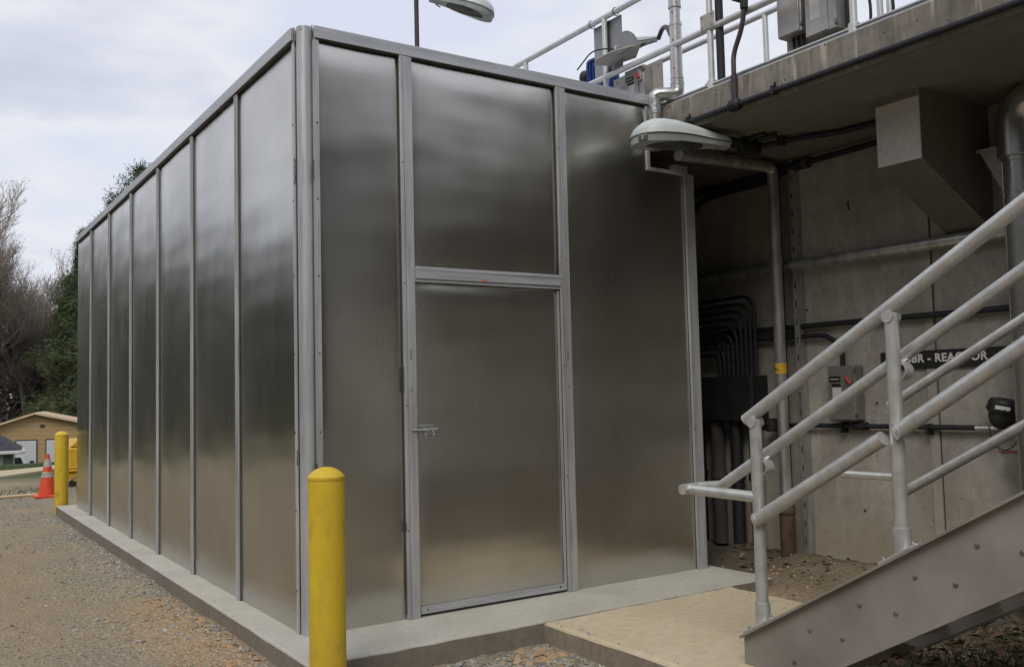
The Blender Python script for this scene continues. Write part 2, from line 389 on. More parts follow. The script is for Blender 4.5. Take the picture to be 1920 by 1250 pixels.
def fillet(pts, rad, n=6):
    P = [Vector(p) for p in pts]; o = [P[0]]
    for i in range(1, len(P)-1):
        a, b, c = P[i-1], P[i], P[i+1]; u = (a-b).normalized(); v = (c-b).normalized()
        r_ = min(rad, (a-b).length*.48, (c-b).length*.48)
        p0, p1 = b+u*r_, b+v*r_
        for k in range(n+1):
            t = k/n; o.append(p0*(1-t)**2 + b*2*t*(1-t) + p1*t*t)
    o.append(P[-1]); return o
def one(mb, name, label, cat, loc=None, group=None, kind=None):
    return tag(mb.build(name, loc=loc), label, cat, group, kind)

# ------------------------------------------------------------------ ground
def smooth(a, b, t):
    t = max(0, min(1, (t-a)/(b-a))); return t*t*(3-2*t)
def gh(x, y, detail=True):
    z = -.13
    z += .10*smooth(2.95, 3.5, x)*smooth(-2.2, -1.0, y)+.05*smooth(3.6, 4.2, x)*smooth(-2.6, -1.4, y)
    if x > 3.3: z += (.07*noise.noise(Vector((x*1.9, y*2.1, 3)))+.03*noise.noise(Vector((x*6, y*6, 3))))*smooth(3.35, 3.9, x)
    z += .06*smooth(-.6, -3.5, x)*noise.noise(Vector((x*.25, y*.25, 0)))
    z += .05*math.exp(-((x+.30)/.16)**2)*smooth(-1.0, .6, y)*(1-smooth(3, 7, y))*(.6+.8*noise.noise(Vector((x*3, y*1.5, 8))))
    d = math.hypot(x, y)
    if y > 19.5: z -= 4.5*smooth(19.5, 66, y)
    if d > 60: z += .5*noise.noise(Vector((x*.02, y*.02, 1)))
    if detail and d < 22:
        z += .016*noise.noise(Vector((x*3, y*3, 0))) + .013*noise.noise(Vector((x*11, y*11, 5)))
    return z
def axis_pts(lo, hi, st):
    a = list(np.arange(lo, hi, st)); s_ = st; x_ = hi
    while x_ < 1500: a.append(x_); s_ *= 1.16; x_ += s_
    a.append(1500); x_ = lo; s_ = st; pre = []
    while True:
        s_ *= 1.16; x_ -= s_
        if x_ < -1500: break
        pre.append(x_)
    pre.append(-1500); return pre[::-1] + a
xs = axis_pts(-3.2, 4.6, .045); ys = axis_pts(-3.4, 13, .06)
g = MB(); nx = len(xs)
g.add([(x, y, gh(x, y)) for y in ys for x in xs], [(j*nx+i, j*nx+i+1, (j+1)*nx+i+1, (j+1)*nx+i) for j in range(len(ys)-1) for i in range(nx-1)], 'ground', True)
tag(g.build('ground'), kind='structure')

rng = np.random.default_rng(3)
def stones(name, mat_, spots, label=None):
    base = np.array([(1,0,0),(-1,0,0),(0,1,0),(0,-1,0),(0,0,1),(0,0,-1)], float)
    tri = np.array([(0,2,4),(2,1,4),(1,3,4),(3,0,4),(2,0,5),(1,2,5),(3,1,5),(0,3,5)])
    # a chamfered octahedron: mid-edge points give a rounder stone
    V = list(base); F = []; mid = {}
    def md(a, b):
        k_ = (min(a,b), max(a,b))
        if k_ not in mid: mid[k_] = len(V); V.append((base[a]+base[b])*.62)
        return mid[k_]
    for a, b, c_ in tri:
        ab, bc, ca = md(a,b), md(b,c_), md(c_,a); F += [(a,ab,ca),(ab,b,bc),(ca,bc,c_),(ab,bc,ca)]
    V = np.array(V)*[1,1,1]; F = np.array(F); n = len(spots); allv = []
    for (x, y, s_) in spots:
        A = rng.uniform(.55, 1.15, 3)*s_*[1,1,.62]; th = rng.uniform(0, 6.28); c_, q_ = math.cos(th), math.sin(th)
        P = V*rng.uniform(.78, 1.15, (len(V),1))*A
        P = np.stack([P[:,0]*c_-P[:,1]*q_, P[:,0]*q_+P[:,1]*c_, P[:,2]+P[:,0]*rng.uniform(-.3,.3)], 1) + [x, y, gh(x,y)+s_*.12]
        allv.append(P)
    allv = np.concatenate(allv); allf = (F[None] + (np.arange(n)*len(V))[:,None,None]).reshape(-1,3)
    me = bpy.data.meshes.new(name); me.from_pydata(allv.tolist(), [], allf.tolist()); me.materials.append(M[mat_])
    o = bpy.data.objects.new(name, me); C.collection.objects.link(o)
    return tag(o, label, 'gravel', None, 'stuff')
sp = []
while len(sp) < 12500:
    y = -1.2 + 13.5*rng.random()**1.5; x = -.24 - 3.0*rng.random()**1.15*(1 if y < 6 else .5)
    if noise.noise(Vector((x*1.1, y*1.1, 2))) + .25*rng.random() < -.05: continue
    if x < -.9 and rng.random() < .55: continue
    sp.append((x, y, .004+.011*rng.random()**2.4 if rng.random() < .975 else rng.uniform(.014,.026)))
for k in range(2600):
    x = rng.uniform(-.05, 1.28); y = rng.uniform(-2.2, -.62)
    if (x+.19)**2+(y+.75)**2 < .012: continue
    sp.append((x, y, .007+.016*rng.random()**2.2))
for k in range(820):
    y = rng.uniform(-.5, 8.5); x = -.23-abs(rng.normal(0, .10)); sp.append((x, y, .008+.014*rng.random()**2))
stones('gravel', 'pebble', sp, 'loose grey crushed gravel scattered over the dirt around the slabs')
sp = []
for k in range(700): sp.append((-.26-abs(rng.normal(0,.18)), rng.uniform(-.4, 2.2), .006+.022*rng.random()**3))
for k in range(60): sp.append((rng.normal(1.12,.09), rng.normal(-.80,.09), .012+.022*rng.random()))
for k in range(25): sp.append((rng.uniform(.3,1.1), rng.uniform(-1.1,-.65), .010+.012*rng.random()))
for k in range(50): sp.append((rng.normal(3.45,.3), rng.normal(-.85,.25), .005+.014*rng.random()**2))
for k in range(60): sp.append((rng.normal(3.7,.25), rng.normal(-.35,.25), .006+.016*rng.random()**2))
sp = [s_ for s_ in sp if not (1.28 < s_[0] < 2.97 and s_[1] < -.5)]
stones('clay_lumps', 'clay_lump', sp, 'orange clay lumps along the slab edges')
# leaf litter and grass below the stairs
lf = MB()
for k in range(900):
    x = rng.uniform(2.0, 3.9) if k % 14 else rng.normal(3.8, .3); y = rng.normal(-2.5, .45) if k % 14 else rng.uniform(-1.2, .3)
    if x < 2.98 and y > -2.10 or x > 4.2 or (x < 3.5 and y > -.6): continue
    z = gh(x, y)+.012+.03*rng.random(); a = rng.uniform(0, 6.28); s_ = rng.uniform(.018, .045)
    u = Vector((math.cos(a), math.sin(a), rng.uniform(-.5,.5))); v = Vector((-math.sin(a), math.cos(a), rng.uniform(-.6,.6)))*.5
    c0 = Vector((x, y, z)); bend = Vector((0,0,.35*s_))
    lf.add([c0-u*s_, c0-v*s_+bend, c0+u*s_, c0+v*s_+bend], [(0,1,2),(0,2,3)], 'dead_leaf')
one(lf, 'leaf_litter', 'brown dead leaves gathered below the staircase', 'leaves', kind='stuff')
gr = MB()
def blade(x, y, h, w_):
    a = rng.uniform(0, 6.28); z = gh(x, y)-.004; d_ = Vector((math.cos(a), math.sin(a), 0)); s_ = Vector((-d_.y, d_.x, 0))*w_
    t = Vector((x, y, z)); l_ = d_*h*rng.uniform(.2,.7)
    gr.add([t-s_, t+s_, t+l_*.4+Vector((0,0,h*.7)), t+l_+Vector((0,0,h))], [(0,1,2),(0,2,3)][:1]+[(2,1,3)], 'grass_blade')
for k in range(6500): blade(rng.normal(2.9, .45), rng.normal(-3.0, .35), rng.uniform(.02,.075), .0022)
for k in range(500):
    t = rng.random(); blade(-1.6+2.4*t+rng.normal(0,.3), 12.3+rng.normal(0,.35)+t, rng.uniform(.03,.08), .004)
for k in range(2600): blade(rng.uniform(-3,3), 19.6+rng.random()*2, rng.uniform(.02,.055), .010)
one(gr, 'grass', 'short green grass tufts in the dirt', 'grass', kind='stuff')
# crumbs of gravel and dirt carried onto the concrete
_gh = gh
def gh(x, y, detail=True): return 0.0
sp = [(rng.uniform(1.32,2.9), -.6-abs(rng.normal(0,.5)), .0015+.003*rng.random()) for k in range(60)]
sp = [q for q in sp if q[1] > -2.02]
sp += [(1.30+abs(rng.normal(0,.05)), rng.uniform(-2.0,-.6), .002+.005*rng.random()) for k in range(40)]
sp += [(2.9-abs(rng.normal(0,.10)), rng.uniform(-2.0,-.6), .002+.006*rng.random()) for k in range(60)]
sp += [(rng.uniform(-.15,3.3), -.57+abs(rng.normal(0,.12)), .0015+.004*rng.random()) for k in range(70)]
sp += [(-.2+abs(rng.normal(0,.06)), rng.uniform(-.5,8.5), .0015+.005*rng.random()) for k in range(110)]
sp += [(rng.uniform(.0,3.3), -.03-abs(rng.normal(0,.02)), .0015+.003*rng.random()) for k in range(60)]
sp = [q for q in sp if not (q[0] > .0 and q[1] > -.03)]
stones('slab_crumbs', 'pebble', sp, 'small crumbs of gravel carried onto the concrete slabs')
gh = _gh
# path far left
pm = MB()
pa = [(-6,9.3),(-.26,16.8),(.7,18.0),(4,22)]; pb = [(4,24),(.8,19.3),(-.12,18.75),(-6,13.2)]
vs = [(x,y,gh(x,y,False)+.045) for x,y in pa+pb]; n_ = len(vs)
pm.add(vs, [list(range(n_))], 'path_top'); pm.add(vs+[(v[0],v[1],v[2]-.2) for v in vs], [(i,(i+1)%n_,n_+(i+1)%n_,n_+i) for i in range(n_)], 'path_top')
tag(pm.build('path'), kind='structure')

# ------------------------------------------------------------------ concrete slabs
def slab(name, label, x0, x1, y0, y1, z0, z1, mt, mf, chip=.012, step=.12):
    """slab with a softly chipped upper edge"""
    mb = MB(); nxx = int((x1-x0)/step); nyy = int((y1-y0)/step)
    ring = []
    for i in range(nxx): ring.append((x0+(x1-x0)*i/nxx, y0, 0, -1))
    for j in range(nyy): ring.append((x1, y0+(y1-y0)*j/nyy, 1, 0))
    for i in range(nxx): ring.append((x1-(x1-x0)*i/nxx, y1, 0, 1))
    for j in range(nyy): ring.append((x0, y1-(y1-y0)*j/nyy, -1, 0))
    n = len(ring); A = []; B = []; D = []; E_ = []
    for (x, y, ux, uy) in ring:
        k = noise.noise(Vector((x*5, y*5, 2)))*chip*.7; c_ = chip*(1+.6*noise.noise(Vector((x*9,y*9,7))))
        cor = (x in (x0,x1)) and (y in (y0,y1))
        inx = (x0+x1)/2-x; iny = (y0+y1)/2-y
        sx = math.copysign(1, inx) if (ux or cor) else 0; sy = math.copysign(1, iny) if (uy or cor) else 0
        A.append((x-sx*k*.4, y-sy*k*.4, z0)); B.append((x-sx*k*.3, y-sy*k*.3, z1-c_)); D.append((x+sx*c_*.35, y+sy*c_*.35, z1-c_*.3)); E_.append((x+sx*c_*1.2, y+sy*c_*1.2, z1))
    q = lambda a, b: [(a*n+i, a*n+(i+1)%n, b*n+(i+1)%n, b*n+i) for i in range(n)]
    mb.add(A+B, q(0,1), mf, True); mb.add(B+D+E_, q(0,1)+q(1,2), mt, True)
    mb.add(E_, [list(range(n))], mt, False)
    return one(mb, name, label, 'slab', loc=((x0+x1)/2, (y0+y1)/2, z0))
slab('concrete_slab', 'long grey concrete slab that the metal shed stands on, edge coloured darker for dirt and shade', -.205, 3.36, -.575, 8.87, -.5, 0, 'slab_top', 'slab_face')
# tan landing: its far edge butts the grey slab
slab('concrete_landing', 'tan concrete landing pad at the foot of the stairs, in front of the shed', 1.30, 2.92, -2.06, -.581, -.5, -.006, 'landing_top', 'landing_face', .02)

# ------------------------------------------------------------------ metal shed
H0, FT, W, DL = 3.60, 3.675, 3.255, 8.50
shed = thing('metal_shed', 'large brushed aluminium panelled shed with one door, standing on a grey slab', 'shed', (1.6, 4.2, 0))
def hash_(a, b=0): return (math.sin(a*12.9898+b*78.233)*43758.5453) % 1
def panel(a0, a1, z0, z1, face, seed, keep=None, amp=.009, name='wall_panel', off=0.0, parent=shed, edge=.20):
    """one sheet of metal, very slightly pillowed between its trims; face 'f' = front (y=0), 'l' = left (x=0), 'r' = right wall, 'b' = back"""
    nu = max(10, int((a1-a0)/.035)); nv = max(12, int((z1-z0)/.045)); vs = []; fs = []
    for j in range(nv+1):
        for i in range(nu+1):
            u = i/nu; v = j/nv; a = a0+(a1-a0)*u; z = z0+(z1-z0)*v
            du = min(u, 1-u)*(a1-a0); dz0 = v*(z1-z0); dz1 = (1-v)*(z1-z0)
            k = smooth(0, .10, du)*.5+.5*smooth(0, .3, du); kt = 1-(1-min(1, dz1/edge))**2.6; kb = 1-(1-min(1, dz0/.35))**2
            d = amp*(k*.55+.45)*(kt*1.5+kb*.8-1.3) if du > 1e-5 else amp*(kt*.7+kb*.4-1.1)
            d += .0045*noise.noise(Vector((a*1.3+seed*7, z*.75, seed)))*k + .0020*noise.noise(Vector((a*3.5+seed*3, z*1.9, seed*2)))*k
            d += off
            vs.append({'f': (a, -d, z), 'l': (-d, a, z), 'r': (W+d, a, z), 'n': (2.79+d, a, z), 'b': (a, DL+d, z)}[face])
    for j in range(nv):
        for i in range(nu):
            if keep and not keep((a0+(a1-a0)*(i+.5)/nu), (z0+(z1-z0)*(j+.5)/nv)): continue
            q = j*(nu+1)+i; fs.append((q, q+1, q+nu+2, q+nu+1))
    mb = MB(); mb.add(vs, fs, 'brushed_sheet', True); return mb.build(name, parent, sharp=80)
seams = [1.2472+1.2192*i for i in range(6)]
ed = [.05] + seams + [DL]
for i in range(7): panel(ed[i], ed[i+1], .0, H0+.01, 'l', i+1, amp=.008)
panel(.08, .665, 0, H0+.01, 'f', 11, amp=.015)
panel(.73, 1.915, 2.20, H0+.01, 'f', 12, amp=.016)
panel(1.98, 3.17, 0, H0+.01, 'f', 13, keep=lambda a, z: z < 3.10 or a < 2.79, amp=.009)
panel(0.0, DL, 0, 3.1, 'r', 15); panel(0.0, DL, 3.1, FT, 'n', 16); panel(0.02, 2.79, 0, FT, 'b', 17); 
b = MB(); b.box(2.79, W, DL-.02, DL, 0, 3.1, 'brushed_sheet').box(2.80, W, .0, DL, 3.085, 3.098); b.build('wall_panel', shed)
b = MB(); b.box(.0, 2.93, .0, DL, FT-.03, FT-.012, 'trim_level'); b.build('roof', shed)
# screws live in the mesh of the trim they fix
def screws(mb, pts, face, m='screw_steel', r=.0065):
    for (a, z) in pts:
        mt = Matrix.Translation(Vector((a, -.0, z)) if face == 'f' else Vector((0, a, z)))
        mt = mt @ (Matrix.Rotation(R(90), 4, 'X') if face == 'f' else Matrix.Rotation(R(-90), 4, 'Y'))
        mb.lathe([(r,0),(r,.002),(r*.7,.004),(r*.2,.005)], 8, m, (0,0,0), mt)
def weld(mb, x, y, z0, z1, m='screw_steel', r=.006):
    z = z0
    while z < z1:
        mb.lathe([(r*.3,-r),(r,-.3*r),(r*.9,.5*r),(r*.3,r)], 7, m, (x+random.uniform(-.002,.002), y, z)); z += r*random.uniform(1.2, 3.4)
# corner post: round bar with two flanges
b = MB(); b.lathe([(.050,.0),(.050,FT-.004)], 32, 'trim_vertical', (.040,.040,0))
b.build('corner_post', shed)
b = MB(); b.box(.068, .108, -.022, -.012, .0, H0-.004, 'trim_vertical')
b2 = MB(); 
for z in np.arange(.25, 3.5, .47): 
    mt = Matrix.Translation((.093, -.022, z)) @ Matrix.Rotation(R(90), 4, 'X'); b.lathe([(.006,0),(.006,.002),(.002,.004)], 8, 'screw_steel', (0,0,0), mt)
weld(b, .064, -.024, 2.72, 2.84); weld(b, .064, -.024, FT-.09, FT-.0, r=.004); weld(b, .064, -.024, .95, 1.02)
b.build('corner_flange', shed)
b = MB(); b.box(-.018, -.010, .072, .108, .0, H0-.004, 'trim_vertical')
for z in np.arange(.25, 3.5, .47):
    mt = Matrix.Translation((-.020, .094, z)) @ Matrix.Rotation(R(-90), 4, 'Y'); b.lathe([(.006,0),(.006,.002),(.002,.004)], 8, 'screw_steel', (0,0,0), mt)
weld(b, -.018, .070, 2.70, 2.86, r=.005); weld(b, -.018, .070, 1.0, 1.09, r=.004); weld(b, -.02, .066, FT-.09, FT, r=.004)
b.build('corner_flange', shed)
# seam strips on the long wall
for i, s_ in enumerate(seams):
    b = MB(); b.box(-.022, -.010, s_-.028, s_+.022, .0, H0-.002, 'trim_vertical', b=.002)
    b.box(-.030, -.0225, s_-.002, s_+.014, .0, H0-.02, 'trim_vertical'); b.box(-.0135, -.008, s_-.042, s_-.028, .0, H0-.01, 'seam_gap')
    b.build('seam_strip', shed)
# fascia
b = MB(); b.box(.078, 2.93, -.032, .0, H0-.002, FT, 'trim_level', b=.002); b.box(.09, 2.92, -.0235, -.006, H0-.010, H0-.002, 'seam_gap'); b.build('fascia', shed)
b = MB(); 
cuts = [.078, 2.46, 5.02, DL+.01]
for k in range(3): b.box(-.034, .0, cuts[k]+.002, cuts[k+1]-.002, H0-.004+.004*(k%2), FT, 'trim_level', b=.002)
b.box(-.024, -.006, .10, DL, H0-.014, H0-.004, 'seam_gap'); b.build('fascia', shed)
# upright bars beside the door, the header
for (x0, x1) in ((.655, .742), (1.905, 1.990)):
    b = MB(); b.box(x0, x1, -.030, -.006, .0, H0-.004, 'trim_vertical', b=.002); b.box(x0-.004, x0, -.016, -.004, .03, H0-.02, 'seam_gap')
    b.box(x0+.022, x0+.0235, -.0312, -.029, .0, H0-.01, 'seam_gap')
    for z in np.arange(.55 if x0 < 1 else .8, 3.5, .78):
        mt = Matrix.Translation((x0+.012, -.030, z)) @ Matrix.Rotation(R(90), 4, 'X'); b.lathe([(.005,0),(.005,.002),(.002,.003)], 8, 'screw_steel', (0,0,0), mt)
    # stencilled batch marks on the bar
    for k in range(6): b.box(x0+.044, x0+.052, -.0308, -.0295, 1.62+k*.011, 1.6275+k*.011, 'screw_steel')
    for k in range(2): b.box(x0+.044, x0+.052, -.0308, -.0295, 1.42+k*.012, 1.4275+k*.012, 'screw_steel')
    if x0 < 1: weld(b, x0-.004, -.026, 1.42, 1.58, r=.005); weld(b, x0-.004, -.026, .55, .60, r=.005)
    else: weld(b, x0-.002, -.03, 2.24, 2.32, 'zinc', .004)
    b.build('door_post', shed)
b = MB(); b.box(.745, 1.903, -.036, -.004, 2.145, 2.222, 'trim_level', b=.002); b.box(.745, 1.903, -.0372, -.035, 2.198, 2.1995, 'seam_gap')
b.box(.745, 1.903, -.026, -.004, 2.124, 2.1445, 'trim_level'); b.box(1.243, 1.283, -.0375, -.0355, 2.146, 2.156, 'orange_mark')
b.build('door_header', shed)
# right end post and notch trim
b = MB(); b.box(3.165, 3.262, -.024, -.004, .0, 3.098, 'trim_vertical', b=.002)
for z in np.arange(.12, 3.0, .48):
    mt = Matrix.Translation((3.18, -.024, z)) @ Matrix.Rotation(R(90), 4, 'X'); b.lathe([(.006,0),(.006,.002),(.002,.004)], 8, 'screw_steel', (0,0,0), mt)
b.build('end_post', shed)
b = MB(); b.box(2.772, 2.808, -.022, -.004, 3.105, H0-.004, 'trim_vertical', b=.002); b.box(2.772, 3.20, -.024, -.006, 3.085, 3.112, 'trim_level', b=.002); b.box(3.05, 3.2, -.02, .03, 3.113, 3.16, 'trim_level'); b.build('notch_trim', shed)
# door
door = panel(.747, 1.900, .045, 2.122, 'f', 14, amp=.007, name='door', off=-.002, edge=.12)
b = MB(); b.box(.752, 1.898, -.018, -.004, .018, .062, 'trim_level', b=.002)
screws(b, [], 'f')
for x in (.80, 1.84):
    mt = Matrix.Translation((x, -.018, .042)) @ Matrix.Rotation(R(90), 4, 'X'); b.lathe([(.007,0),(.007,.002),(.002,.004)], 8, 'screw_steel', (0,0,0), mt)
b.box(.752, 1.9, -.006, -.001, .0, .018, 'seam_gap'); b.build('kick_strip', door)
b = MB(); b.box(1.884, 1.898, -.016, -.004, .063, 2.115, 'trim_vertical'); b.box(1.899, 1.904, -.012, -.006, .063, 2.115, 'seam_gap'); b.build('door_edge', door)
b = MB(); b.box(.755, .868, -.014, -.006, 1.118, 1.205, 'zinc', b=.002)
b.tube([(.70,-.036,1.175),(.785,-.036,1.174),(.882,-.036,1.178)], .0055, 8, 'zinc')
b.tube(fillet([(.775,-.040,1.174),(.80,-.048,1.176),(.835,-.055,1.138),(.848,-.055,1.142),(.838,-.045,1.172)], .01), .0045, 8)
b.box(.765, .782, -.040, -.013, 1.163, 1.187); b.box(.845, .86, -.040, -.013, 1.163, 1.187)
b.lathe([(.018,0),(.018,.006),(.01,.012)], 16, 'galvanised', (0,0,0), Matrix.Translation((.81,-.014,1.140)) @ Matrix.Rotation(R(90),4,'X')); b.build('latch', door)

# ------------------------------------------------------------------ bollards, cone
def bollard(x, y, label, top, r=.092):
    t = thing('bollard', label, 'bollard', (x, y, gh(x,y)), 'yellow bollards at the slab corners')
    b = MB(); b.lathe([(r,-.6),(r,top-.045),(r*.985,top-.035)], 40, 'yellow_bollard', (x,y,0)); b.build('post', t)
    b = MB(); b.lathe([(r*1.02,top-.036),(r*1.02,top-.022),(r*.86,top-.004),(r*.6,top+.014),(r*.3,top+.024),(.004,top+.027)], 40, 'yellow_bollard', (x,y,0)); b.build('cap', t)
bollard(-.185, -.79, 'yellow steel bollard standing right in front of the shed corner', 1.015)
bollard(-.11, 9.10, 'yellow bollard at the far left corner of the slab, beside the orange cone', .985, .09)
cx, cy = .03, 11.75; cz = gh(cx, cy)
t = thing('traffic_cone', 'orange traffic cone with two dull white bands next to a bollard', 'traffic cone', (cx,cy,cz))
b = MB(); b.box(cx-.19, cx+.19, cy-.19, cy+.19, cz-.01, cz+.035, 'cone_orange', b=.01); b.build('base', t)
def cr_(z): return .145-.115*z/.68
b = MB(); b.lathe([(cr_(.03),.03),(cr_(.32),.32),(cr_(.62),.62),(cr_(.70),.70),(cr_(.70)-.008,.70)], 28, 'cone_orange', (cx,cy,cz)); b.build('body', t)
for z0, z1 in ((.321,.41),(.49,.62)):
    b = MB(); b.lathe([(cr_(z0)+.003,z0),(cr_(z1)+.003,z1)], 28, 'cone_band', (cx,cy,cz)); b.build('reflective_band', t)
hp = [(-3.2,11.2),(-1.6,11.55),(-.9,11.85),(-.45,12.05),(-.1,12.0)]
b = MB(); b.tube(fillet([(x,y,gh(x,y)+.022) for x,y in hp], .4, 8), .028, 8, 'tan_trim'); one(b, 'ground_hose', 'pale tan hose lying on the gravel left of the cone', 'hose', (-1.2,11.7,-.13))
# yellow trailer behind the shed end
t = thing('equipment_trailer', 'yellow ribbed equipment trailer just visible between bollard and shed', 'trailer', (1.5, 13.8, gh(1.5,13.8)))
b = MB(); b.box(.56, 2.6, 13.5, 14.7, .10, .60, 'yellow_trailer', b=.05); b.box(.545, 2.6, 13.49, 14.7, .14, .175, b=.012); b.box(.545, 2.6, 13.49, 14.7, .20, .225, b=.01)
b.prism([(.62,.60),(2.6,.60),(2.6,.72),(.75,.72)], 'y', 13.52, 14.66, 'yellow_trailer'); b.build('body', t)
b = MB(); b.prism([(.56,-.09),(.56,.105),(2.5,.105),(2.5,-.02),(.76,-.02)], 'y', 13.52, 13.6, 'yellow_trailer'); b.build('skirt', t)
b = MB(); b.tube([(.50,13.42,-.07),(.78,13.42,.10),(.95,13.46,.16)], .018, 8, 'bolt_steel'); b.build('drawbar', t)
b = MB(); b.lathe([(.02,-.03),(.06,-.03),(.065,0),(.06,.03),(.02,.03)], 16, 'tyre', (0,0,0), Matrix.Translation((.64,13.42,-.075)) @ Matrix.Rotation(R(90),4,'X')); b.build('wheel', t)

# ------------------------------------------------------------------ concrete tank, walkway deck, corbels
XW, XE, ZT, ZB, ZU = 4.25, 2.87, 3.565, 3.335, 3.295
tank = thing('concrete_tank', 'concrete reactor tank wall carrying a cantilevered walkway deck', 'tank', (4.6, 0, 0))
b = MB(); b.box(XW, 4.65, -9, 12, -1, ZU, 'tank_concrete'); b.build('wall', tank)
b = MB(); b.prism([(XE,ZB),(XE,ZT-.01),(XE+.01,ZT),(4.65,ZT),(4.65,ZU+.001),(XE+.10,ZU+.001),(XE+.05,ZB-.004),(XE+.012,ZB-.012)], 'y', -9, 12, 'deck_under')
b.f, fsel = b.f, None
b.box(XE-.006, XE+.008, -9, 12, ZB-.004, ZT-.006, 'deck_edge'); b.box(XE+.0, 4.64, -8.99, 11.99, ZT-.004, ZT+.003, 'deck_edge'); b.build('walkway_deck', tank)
# toe plates that carry the rail
b = MB(); b.box(2.903, 2.910, -9, 12, ZT+.010, ZT+.048, 'sheet_grey'); b.box(2.893, 2.9025, -9, 12, ZT+.040, ZT+.049, 'walk_rail'); b.box(2.880, 2.9025, -9, 12, ZT+.006, ZT+.013, 'walk_rail'); b.build('toe_plate', tank)
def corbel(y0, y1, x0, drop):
    b = MB(); b.prism([(x0, ZU), (XW, ZU), (XW, 2.42), (x0, ZU-drop)], 'y', y0, y1, 'deck_under');  # darker concrete colour paints the shade on the corbel's sides and underside
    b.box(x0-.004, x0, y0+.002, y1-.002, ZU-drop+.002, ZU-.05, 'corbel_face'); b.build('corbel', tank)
corbel(-1.885, -1.565, 3.44, .46)
corbel(-5.2, -4.88, 3.44, .46); corbel(1.75, 2.07, 3.44, .46)
b = MB(); b.box(XW-.014, XW, -1.405, -1.335, -.5, 2.70, 'tank_strip'); b.box(XW-.003, XW, -1.413, -1.4055, -.5, 2.70, 'seam_gap'); b.box(XW-.003, XW, -1.3345, -1.33, -.5, 2.70, 'seam_gap'); b.build('joint_strip', tank)
for (y, z, l_) in ((-.28,2.02,.0),(-.52,1.72,0),(.02,2.95,0),(-1.1,.55,0),(-.75,.42,0),(-.9,1.25,0)): b = MB(); b.lathe([(.012,-.004),(.012,.002),(.004,.003)], 8, 'seam_gap', (0,0,0), Matrix.Translation((XW-.001,y,z)) @ Matrix.Rotation(R(-90),4,'Y')); b.build('anchor_hole', tank)
b = MB(); b.tube([(XW-.004,-.73,2.85),(XW-.006,-.728,2.82),(XW-.004,-.735,2.78)], .006, 6, 'seam_gap'); b.build('crack', tank)

# ------------------------------------------------------------------ walkway railings
def rail_base(b, x, y): b.lathe([(.036,0),(.036,.07),(.03,.075)], 18, 'walk_rail', (x,y,ZT+.003)); b.box(x-.012, x+.012, y+.03, y+.06, ZT+.05, ZT+.065, 'bolt_steel')
def walk_railing(name, label, x, posts, ztop, zmid, ya, yb, loc):
    t = thing(name, label, 'railing', loc, 'railings along the walkway')
    for y in posts:
        b = MB(); b.tube([(x,y,ZT),(x,y,ztop-.0)], .0235, 16, 'walk_rail'); rail_base(b, x, y); b.build('post', t)
    for n_, z in (('top_rail', ztop), ('mid_rail', zmid)):
        b = MB(); b.tube([(x,ya,z),(x,yb,z)], .0245, 16, 'walk_rail'); b.build(n_, t)
    return t
walk_railing('walkway_railing', 'near aluminium pipe railing above the concrete deck edge', 2.92, [-4.8,-3.6,-2.4+.02,-1.80,-.59,.612,1.79,3.0,4.2,5.4], 4.548, 4.033, -8, 8, (2.92,0,ZT))
walk_railing('walkway_railing', 'far aluminium pipe railing across the walkway, behind the near one', 4.02, [-1.33,-.17,.95,2.1,3.3,-2.9,-4.1], 4.53, 4.03, -8, 8, (4.02,0,ZT))
b = MB(); b.tube([(4.02,-1.25,ZT),(4.02,-1.25,4.5)], .0235, 14, 'walk_rail'); one(b, 'gate_post', 'spare grey pipe upright standing close beside a far railing post', 'post', (4.02,-1.25,ZT))
# hanging grey plate on the near rail
t = thing('hanging_plate', 'grey metal plate strapped under the top walkway rail', 'plate', (2.96,.62,4.3))
b = MB(); b.box(2.955, 2.965, .44, .80, 4.06, 4.52, 'sheet_grey'); b.box(2.948, 2.955, .58, .64, 4.06, 4.52, 'seam_gap'); b.build('panel', t)
for y in (.79,.47):
    b = MB(); ring = [(2.925+.034*math.cos(a), y, 4.548+.034*math.sin(a)) for a in np.linspace(0,2*math.pi,15)]; b.tube(ring, .004, 6, 'bolt_steel', False); b.build('strap', t)

